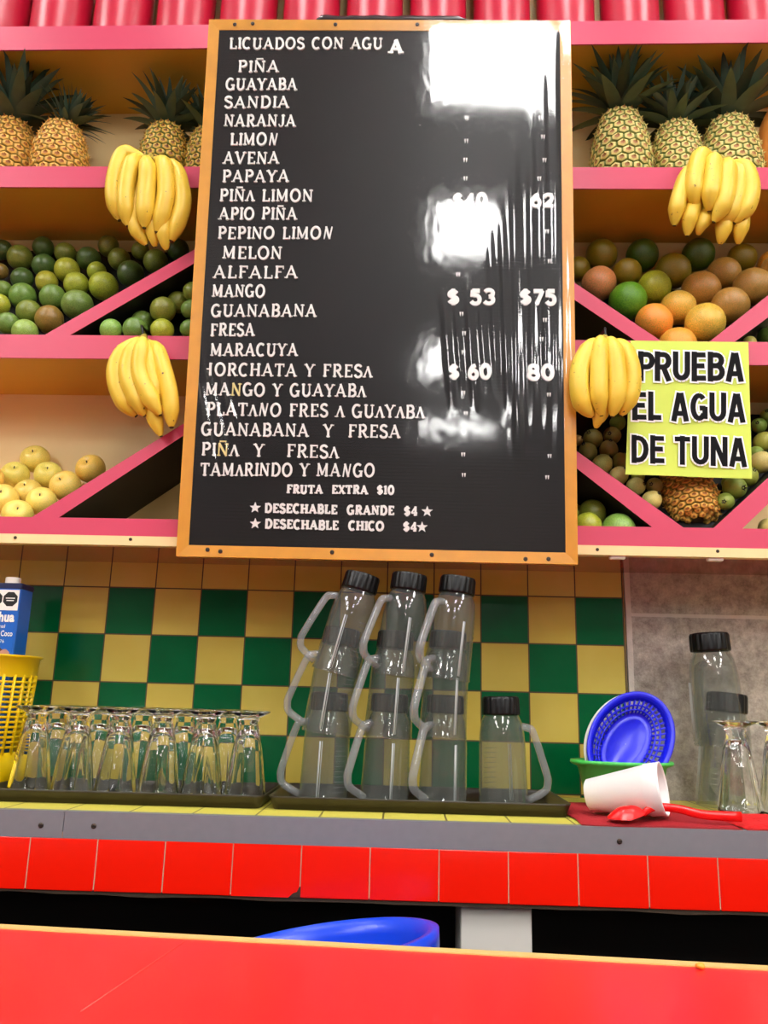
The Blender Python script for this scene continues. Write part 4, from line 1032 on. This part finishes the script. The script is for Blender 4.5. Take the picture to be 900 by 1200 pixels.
# ------------------------------------------------------------------ tumblers, upside down
H = .168
def flute(r, z, a):
    k = max(0, min(1, (H*.80-z)/(H*.25)))*max(0,min(1,(z-.004)/.012)); return r*(1-.045*k*(1-abs(math.cos(5*a))))
def tumbler_meshes():
    b = MB()
    outer = [(.0405,.0),(.0415,.004),(.040,.012),(.0365,.04),(.031,.08),(.025,.115),(.0195,.138),(.0172,.1465),(.0205,.1500),(.0185,.1535),(.026,.158),(.0395,.164),(.0410,.1662),(.0400,.168)]
    inner = [(.0,.1665),(.036,.1662)]
    cav = [(.0,.132),(.012,.130),(.0205,.112),(.0268,.08),(.0325,.04),(.037,.008),(.0388,.001),(.0405,.0)]
    b.lathe(outer+[(.036,.1672),(.001,.1640)], 60, fn=flute)
    b.lathe(cav, 40)
    return b
tum = None
def tumbler(px, py, Y, label, group='upturned soda glasses on the left tray', z=TZ):
    global tum
    p = atY(px,py,Y)
    if tum is None: o = tum = tumbler_meshes().build('soda_glass', M_glass)
    else: o = tum.copy(); COL.objects.link(o)
    o.location = (p.x,Y,z); o.rotation_euler = (0,0,random.uniform(0,1)); return tag(o,label,'glass',group)
for k,x in enumerate((33.5,84,134.5,185,236,287)):
    tumbler(x,925,-.285,'upturned fluted soda glass, %s from left in front row' % ORD[k+1])
for k,x in enumerate((60,111,161,212,263)):
    tumbler(x,915,-.185,'upturned fluted soda glass, %s from left in back row behind' % ORD[k+1])

# ------------------------------------------------------------------ blender jars, upside down
def jar_proto():
    t = empty('blender_jar', (0,0,0), 'x', 'blender jar')
    out = [(.0485,0),(.0492,.003),(.0480,.006),(.0462,.06),(.0450,.118),(.0432,.140),(.0395,.158),(.0345,.170),(.0325,.176),(.0325,.19)]
    inn = [(r-.0018,z) for r,z in out[::-1]]
    def sq(r, z, a): return r*(1-.02*(1-abs(math.cos(2*a)))*(1 if z<.15 else 0))
    MB().lathe(out+inn+[out[0]], 44, fn=sq).build('jar_body', M_jar, t)
    b = MB(); hp = cr([(-.039,0,.150),(-.052,0,.147),(-.062,0,.137),(-.084,0,.062),(-.0855,0,.046),(-.079,0,.030),(-.0475,0,.013)],4)
    b.tube(hp, .0085, 12, sq=(.85,1.1)); b.build('handle', M_jarh, t)
    b = MB().lathe([(.0325,.172),(.0365,.1722),(.0372,.176),(.0365,.202),(.0345,.2065),(.030,.2075)], 120, fn=lambda r,z,a: r*(1-.045*(.5+.5*math.cos(20*a))*(1 if .174<z<.204 else 0)), cap1=True)
    b.lathe([(.0325,.172),(.0280,.176),(.0278,.205)],48); b.build('collar', M_blackp, t)
    b = MB()
    for k in range(10):
        z = .022+k*.0095; r = .0485-.0032*z/.118; a0 = -PI*.30
        for s_ in (0,):
            pts = [((r)*math.cos(a0+i*.05)*.985,(r)*math.sin(a0+i*.05)*.985,z) for i in range(-6,7)]
            b.tube(pts,.0005,5)
    b.build('graduation_marks', M_jarh, t); b = MB()
    pts = [((.0478-.026*z)*math.cos(-PI*.5-.35),(.0478-.026*z)*math.sin(-PI*.5-.35),z) for z in (.008,.06,.115)]
    b.tube(pts,.0016,8); pts = [(p[0]+.004,p[1],p[2]) for p in pts]; b.tube(pts,.0010,8)
    b.build('ridge_highlight', M_ridge, t)  # whitened ridge, its highlight streak put into the colour
    return t
proto = jar_proto(); first = [True]
def jar(base, cap, Y, label, group, rotz=0, z=None, flip=False, sc=1.0, dY=0):
    A = atY(base[0],base[1],Y); E = atY(cap[0],cap[1],Y)
    ax = (E-A).normalized(); o = proto if first[0] else copy_tree(proto); first[0] = False
    if z is not None: A = Vector((A.x,Y,z))
    R = ax.to_track_quat('Z','X').to_matrix().to_4x4()
    xa_ = Vector((1,0,0)); xa_ = (xa_-ax*xa_.dot(ax)).normalized(); ya_ = ax.cross(xa_)
    R = Matrix((xa_,ya_,ax)).transposed().to_4x4()
    o.matrix_world = Matrix.Translation(A) @ R @ Matrix.Rotation(rotz+(PI if flip else 0),4,'Z') @ Matrix.Scale(sc,4)
    return tag(o,label,'blender jar',group)
G1 = 'upturned blender jars on the right tray'
stk = {'left':[((379,930),(386,818)),((382.5,859),(399,753)),((393,789),(419,697))],
       'middle':[((450,933),(456.7,818)),((454,864),(463,755)),((464,792),(478,691))],
       'right':[((518,933),(522,819)),((518,864),(525,753)),((522,796),(535,695))]}
for side,L in stk.items():
    tz = TZ
    for k,(bs_,cp2) in enumerate(L):
        jar(bs_,cp2,-.25,'upturned clear blender jar, %s of the %s stack' % (['bottom','middle','top'][k],side),G1,rotz={'left':.15,'middle':.6,'right':.8}[side], z=TZ if k==0 else None)
jar((590,937),(587,824),-.25,'single upturned blender jar standing right of the three stacks',G1,flip=True,z=TZ,rotz=-.15)
jar((848,942),(851,831),-.13,'lower clear blender jar against the stone wall, behind the glasses','upturned blender jars by the stone wall',rotz=-1.5,z=WZ+.0005,sc=1.12)
jar((846,873),(833,766),-.13,'upper clear blender jar with black collar against the stone wall','upturned blender jars by the stone wall',rotz=-1.5,sc=1.12)
# glasses by the stone wall
tumbler(868,945,-.27,'upturned fluted soda glass in front of the jars by the stone wall','upturned glasses at the right border',WZ+.0095)
tumbler(917,945,-.27,'upturned fluted soda glass at the right border of the worktop','upturned glasses at the right border',WZ+.0095)

# ------------------------------------------------------------------ yellow basket and carton
bc = atY(-45,905,-.152)
bk = empty('yellow_basket', (bc.x,-.152,WZ+.0005), 'yellow slotted plastic basket at the left border behind the glasses', 'basket')
def prof_r(z): return .116+.018*z/.27
bkt = atY(41,770,-.152); HB = atY(-10,766,-.25).z-WZ-.0; rk = (bkt.x-bc.x)/prof_r(HB)
def pr2(z): return rk*prof_r(z)*(HB/HB)
b = MB()
b.lathe([(pr2(0)*.96,0),(pr2(0),.004),(pr2(.075),.075),(pr2(.075)-.003,.075),(pr2(.004)-.003,.004)],48,cap0=True)
b.lathe([(pr2(HB-.045),HB-.045),(pr2(HB)+.001,HB-.006),(pr2(HB)+.006,HB-.004),(pr2(HB)+.006,HB),(pr2(HB)-.003,HB),(pr2(HB-.045)-.003,HB-.045),(pr2(HB-.045),HB-.045)],48)
for k in range(30):
    a = 2*PI*k/30; pts = [(( pr2(z)-.0015)*math.cos(a),(pr2(z)-.0015)*math.sin(a),z) for z in (.07,HB/2,HB-.04)]; b.tube(pts,.0036,6)
for j in range(1,15):
    z = .075+(HB-.12)*j/15; r = pr2(z)-.0015
    b.tube([(r*math.cos(2*PI*i/48),r*math.sin(2*PI*i/48),z) for i in range(49)],.0028,6)
b.build('basket_body', M_yelp, bk)
# blue drink carton standing in the basket
c0 = atY(21,720,-.182); cx1 = c0.x; cw = .080; ctop = atY(20,684,-.18).z
ct = empty('drink_carton', (cx1-cw/2,-.152,WZ+.006), 'blue coconut cream carton with white cap standing in the yellow basket', 'carton')
ch_ = ctop-WZ-.006
Mct, n, l, bb = nodes_of('blue_carton_print'); bb.inputs['Base Color'].default_value = lin('1560c0'); bb.inputs['Roughness'].default_value = .35
MB().bbox((-cw/2,-.030,0),(cw/2,.030,ch_),.003).build('box', Mct, ct); ct.rotation_euler = (0,0,0)
MB().bbox((-cw/2-.0008,-.0308,ch_-.012),(cw/2+.0008,.0308,ch_+.001),.002).build('top_fold', mat('navy_print','101848',.4), ct)
MB().lathe([(.016,0),(.016,.012),(.015,.014)],24,c=(.01,-.008,ch_+.001),cap1=True).build('cap', mat('white_cap','e8e0d4',.5), ct)
YL = -.0309
sb2 = MB().box((-.030,YL,ch_-.058),(.038,YL+.0005,ch_-.014)); sb2.build('label_band', mat('white_print','eceae4',.5), ct)
for k,xx in enumerate((-.013,.020)):
    pv2 = [(xx+.0165*math.cos(PI/8+i*PI/4), YL-.0004, ch_-.034+.0165*math.sin(PI/8+i*PI/4)) for i in range(8)]
    ob = MB().add(pv2+[(p[0],p[1]+.0004,p[2]) for p in pv2], [tuple(range(8))]+[(i,8+i,8+(i+1)%8,(i+1)%8) for i in range(8)])
    ob.box((xx-.010,YL-.0006,ch_-.033),(xx+.010,YL-.0004,ch_-.031),1); ob.box((xx-.008,YL-.0006,ch_-.038),(xx+.008,YL-.0004,ch_-.036),1)
    ob.build('warning_seal', [mat('seal_black','0c0c0c',.5), MATS['white_print']], ct)
def flat_text(s, x0, x1, z0, z1, parent, m, off=.02, y=YL-.0003):
    me = font_mesh(s, off, 0); xs = [v.co.x for v in me.vertices]; ys = [v.co.y for v in me.vertices]
    for v in me.vertices: v.co = Vector((x0+(x1-x0)*(v.co.x-min(xs))/(max(xs)-min(xs)), y, z0+(z1-z0)*(v.co.y-min(ys))/(max(ys)-min(ys))))
    me.materials.clear(); me.materials.append(m); o = bpy.data.objects.new('lettering', me); COL.objects.link(o); o.parent = parent
flat_text('hua', .000,.034,ch_-.083,ch_-.061,ct,MATS['white_print'],.045)
flat_text('ginal', -.004,.016,ch_-.098,ch_-.088,ct,MATS['white_print'],.01)
flat_text('de Coco', -.006,.034,ch_-.113,ch_-.101,ct,MATS['white_print'],.02)
flat_text('376', .004,.018,ch_-.127,ch_-.120,ct,MATS['white_print'],.0)
cc = MB()
for k,(xx,zz,rr,cm) in enumerate(((.0,ch_-.165,.030,0),(.028,ch_-.168,.019,1),(.022,ch_-.150,.010,1))):
    pv2 = [(min(xx+rr*math.cos(i*PI/10)*(1+.12*math.sin(i*1.7)),cw/2-.001), YL-.0003-k*.0002, zz+rr*math.sin(i*PI/10)) for i in range(20)]
    cc.add(pv2, [tuple(range(20))], cm)
cc.build('coconut_print', [mat('coconut_brown','5a2c1c',.5), mat('coconut_flesh','c08a74',.5)], ct)

# ------------------------------------------------------------------ right end: cloths, bowl, baskets, cup, spoon
def cloth(poly_px, zt, name, label, m, seed, th=.009):
    P = [atZ(x,y,WZ+.003) for x,y in poly_px]; nu, nv = 50, 22; b = MB(); vs = []
    a,b_,c,d = P
    for k in (0,1):
        for j in range(nv+1):
            for i in range(nu+1):
                u, v = i/nu, j/nv
                p = (a*(1-u)+b_*u)*(1-v)+(d*(1-u)+c*u)*v
                e = min(1,min(u,1-u)*14,min(v,1-v)*7); e = e**.5
                p = p+Vector((.008*noise.noise(Vector((v*4,seed,0)))*(1 if u in (0,1) else .6),.006*noise.noise(Vector((u*5,seed,2))),0))
                h = WZ+.0026 if k else WZ+.003+th*e*(.75+.5*noise.noise(Vector((u*6,v*3,seed))))
                vs.append((p.x,p.y,h))
    K = (nu+1)*(nv+1); fs = []
    for j in range(nv):
        for i in range(nu):
            f = (j*(nu+1)+i, j*(nu+1)+i+1, (j+1)*(nu+1)+i+1, (j+1)*(nu+1)+i); fs.append(f); fs.append(tuple(q_+K for q_ in f[::-1]))
    b.add(vs, fs, 0, True)
    return tag(b.build(name, m), label, 'cloth')
def wp(x, Y): return atZ(x,0,0)
def px_for(X, Y, z=WZ):   # pixel column of a point
    d = Vector((X,Y,z))-CAM; return 450+F*d.dot(RT)/d.dot(FW)
def cloth_w(x0,x1,y0,y1,name,label,m,seed,th):
    b = MB(); nu, nv = 60, 30; vs = []
    for k in (0,1):
        for j in range(nv+1):
            for i in range(nu+1):
                u, v = i/nu, j/nv; x = x0+(x1-x0)*u; y = y0+(y1-y0)*v
                e = min(1,min(u,1-u)*12,min(v,1-v)*8)**.5
                x += .012*noise.noise(Vector((v*3,seed,0))); y += .008*noise.noise(Vector((u*4,seed,2)))
                h = WZ+.0024 if k else WZ+.003+th*e*(.8+.55*noise.noise(Vector((x*16,y*16,seed))))
                vs.append((x,y,h))
    K = (nu+1)*(nv+1); fs = []
    for j in range(nv):
        for i in range(nu):
            f = (j*(nu+1)+i, j*(nu+1)+i+1, (j+1)*(nu+1)+i+1, (j+1)*(nu+1)+i); fs.append(f); fs.append(tuple(q_+K for q_ in f[::-1]))
    for i in range(nu):
        for r0 in (0,nv):
            f = (r0*(nu+1)+i, r0*(nu+1)+i+1, K+r0*(nu+1)+i+1, K+r0*(nu+1)+i); fs.append(f)
    b.add(vs, fs, 0, True); return tag(b.build(name, m), label, 'cloth')
clx0 = atY(676,960,-.40).x; clx1 = atY(858,970,-.40).x
cloth_w(clx0, clx1, -.452, -.14, 'dish_cloth', 'folded dark crimson cloth under the white foam cup', M_redcloth, 3.3, .007)
cloth_w(clx1-.02+.024, 1.62, -.450, -.31, 'dish_cloth', 'bright scarlet cloth at the right end of the steel edge', M_redcloth2, 7.1, .012)
CT = WZ+.0125
# green bowl
gx = atY(729,905,-.215)
gb = empty('green_bowl', (gx.x,-.215,CT), 'oval green plastic bowl holding the blue basket', 'bowl')
gw = (atY(790,905,-.215).x-atY(669,905,-.215).x)/2; gh = atY(729,891,-.215).z-CT
b = MB().lathe([(.66,0),(.70,.003),(.86,gh-.012),(.97,gh-.008),(1.0,gh-.005),(.99,gh),(.86,gh-.003),(.80,gh-.012),(.64,.006),(.0,.006)],48,cap0=True)
b.v = [(x*gw,y*gw*.62,z) for x,y,z in b.v]; b.build('bowl_body', M_greenp, gb)
# oval baskets: rim, lattice wall, floor
def oval(t, m, parent_m=None):
    ra, rb2 = .110, .080
    def ringp(k, z, n_=60): return [(ra*k*math.cos(2*PI*i/n_), (rb2 - ra*(1-k) if k > .54 else (rb2-ra*.46)*k/.54)*math.sin(2*PI*i/n_), z) for i in range(n_)]
    def band(b, specs, close=False):
        n_ = 60; R_ = [ringp(*s) for s in specs]; vs = [v for r in R_ for v in r]; fs = []
        for j in range(len(specs)-1): fs += [(j*n_+i,j*n_+(i+1)%n_,(j+1)*n_+(i+1)%n_,(j+1)*n_+i) for i in range(n_)]
        b.add(vs, fs, 0, True)
    b = MB(); band(b, [(.92,.034),(.97,.037),(1.0,.036),(1.0,.032),(.96,.032),(.90,.030),(.92,.034)]); band(b,[(.92,.034),(.86,.024),(.85,.024),(.90,.031)]); b.build('rim', m, t)
    b = MB()
    n_ = 44
    for k in range(n_):
        a = 2*PI*k/n_
        pts = [(ra*q_*math.cos(a),(rb2-ra*(1-q_))*math.sin(a),z) for q_,z in ((.865,.025),(.76,.013),(.66,.004))]; b.tube(pts,.0022,5)
    for q_,z in ((.79,.016),(.72,.010)):
        b.tube([(ra*q_*math.cos(2*PI*i/48),(rb2-ra*(1-q_))*math.sin(2*PI*i/48),z) for i in range(49)],.0022,5)
    b.build('lattice', m, t)
    b = MB(); band(b,[(.67,.006),(.66,.003),(.60,.001),(.56,.0025),(.54,.001),(.01,.001)]); band(b,[(.67,.004),(.60,-.001),(.01,-.001)]); b.build('base', m, t)
def place_oval(name, px, py, Y, m, label, rot, leanx, leany):
    p = atY(px,py,Y); t = empty(name, p, label, 'basket', 'oval plastic baskets')
    oval(t, m)
    # open side (+Z) faces the room and a little up; long axis rotated in its own plane
    q_ = Vector((leanx,-1,leany)).normalized(); z = q_; x = Vector((1,0,0)); x = (x-z*x.dot(z)).normalized(); y = z.cross(x)
    t.matrix_world = Matrix.Translation(p) @ Matrix((x,y,z)).transposed().to_4x4() @ Matrix.Rotation(rot,4,'Z')
    return t
place_oval('oval_basket', 733, 872, -.188, M_blueb, 'blue oval plastic basket leaning upright in the green bowl', math.radians(52), .1, .30)
place_oval('oval_basket', 729, 873, -.172, mat('white_basket_plastic','d8d8d2',.4), 'white oval plastic basket behind the blue basket, only its edge showing', math.radians(52), .1, .30)
# foam cup lying on the cloth
ca, cb2 = atY(688,929,-.33), atY(773,925,-.36)
r0c, r1c = .0275, .0475
Lc = .150; KC = .90
base = Vector((atY(688,929,-.35).x,-.350,CT+.001+r0c*1.02)); 
ax = Vector((.90,-.44,0)); ax.z = (r1c-r0c)/(Lc*KC)*.98; ax.normalize()
b = MB().lathe([(r0c-.004,.0),(r0c,.003),(r0c+.0165,.118),(r0c+.0185,.120),(r0c+.0190,.146),(r0c+.0200,.150),(r0c+.0175,.150),(r0c+.0165,.146),(r0c-.001,.006),(0.0005,.006)],44,cap0=True)
b.v = [(x*.96,y*.96,z*KC) for x,y,z in b.v]; o = b.build('foam_cup', M_foam); o.location = base; o.rotation_euler = ax.to_track_quat('Z','Y').to_euler(); tag(o, 'white foam cup lying on its side on the red cloth', 'cup')
# red spoon
sp = MB(); pts = [atY(x,y,Y) for x,y,Y in ((757,946,-.395),(775,945,-.392),(800,950,-.385),(825,956,-.38),(855,964,-.372))]
c0s = atY(734,952,-.432); so = Vector((c0s.x,c0s.y,CT))
spn = empty('red_spoon', so, 'red plastic spoon lying face down before the foam cup', 'spoon')
b = MB(); vs = []; fs = []; nu, nv = 14, 10
for k in (0,1):
    for j in range(nv+1):
        for i in range(nu+1):
            a = i/nu*2-1; c_v = j/nv*2-1; wv = math.sqrt(max(0,1-a*a))*.021
            h = .019*(1-a*a)*(1-c_v*c_v)+.002-.002*k+ (.010*max(0,a))
            vs.append((a*.033, c_v*wv, h))
K = (nu+1)*(nv+1)
for j in range(nv):
    for i in range(nu):
        f = (j*(nu+1)+i,j*(nu+1)+i+1,(j+1)*(nu+1)+i+1,(j+1)*(nu+1)+i); fs.append(f); fs.append(tuple(q_+K for q_ in f[::-1]))
b.add(vs,fs,0,True).build('spoon_bowl', M_redsp, spn)
hp = cr([Vector((.028,0,.009)),Vector((.05,.001,.020)),Vector((.09,.001,.018)),Vector((.13,0,.010)),Vector((.195,-.002,.008))],5)
MB().tube(hp,[.0045+.002*(i/len(hp)) for i in range(len(hp))],8,sq=(1.3,.6)).build('handle', M_redsp, spn)
spn.rotation_euler = (0,0,.02)
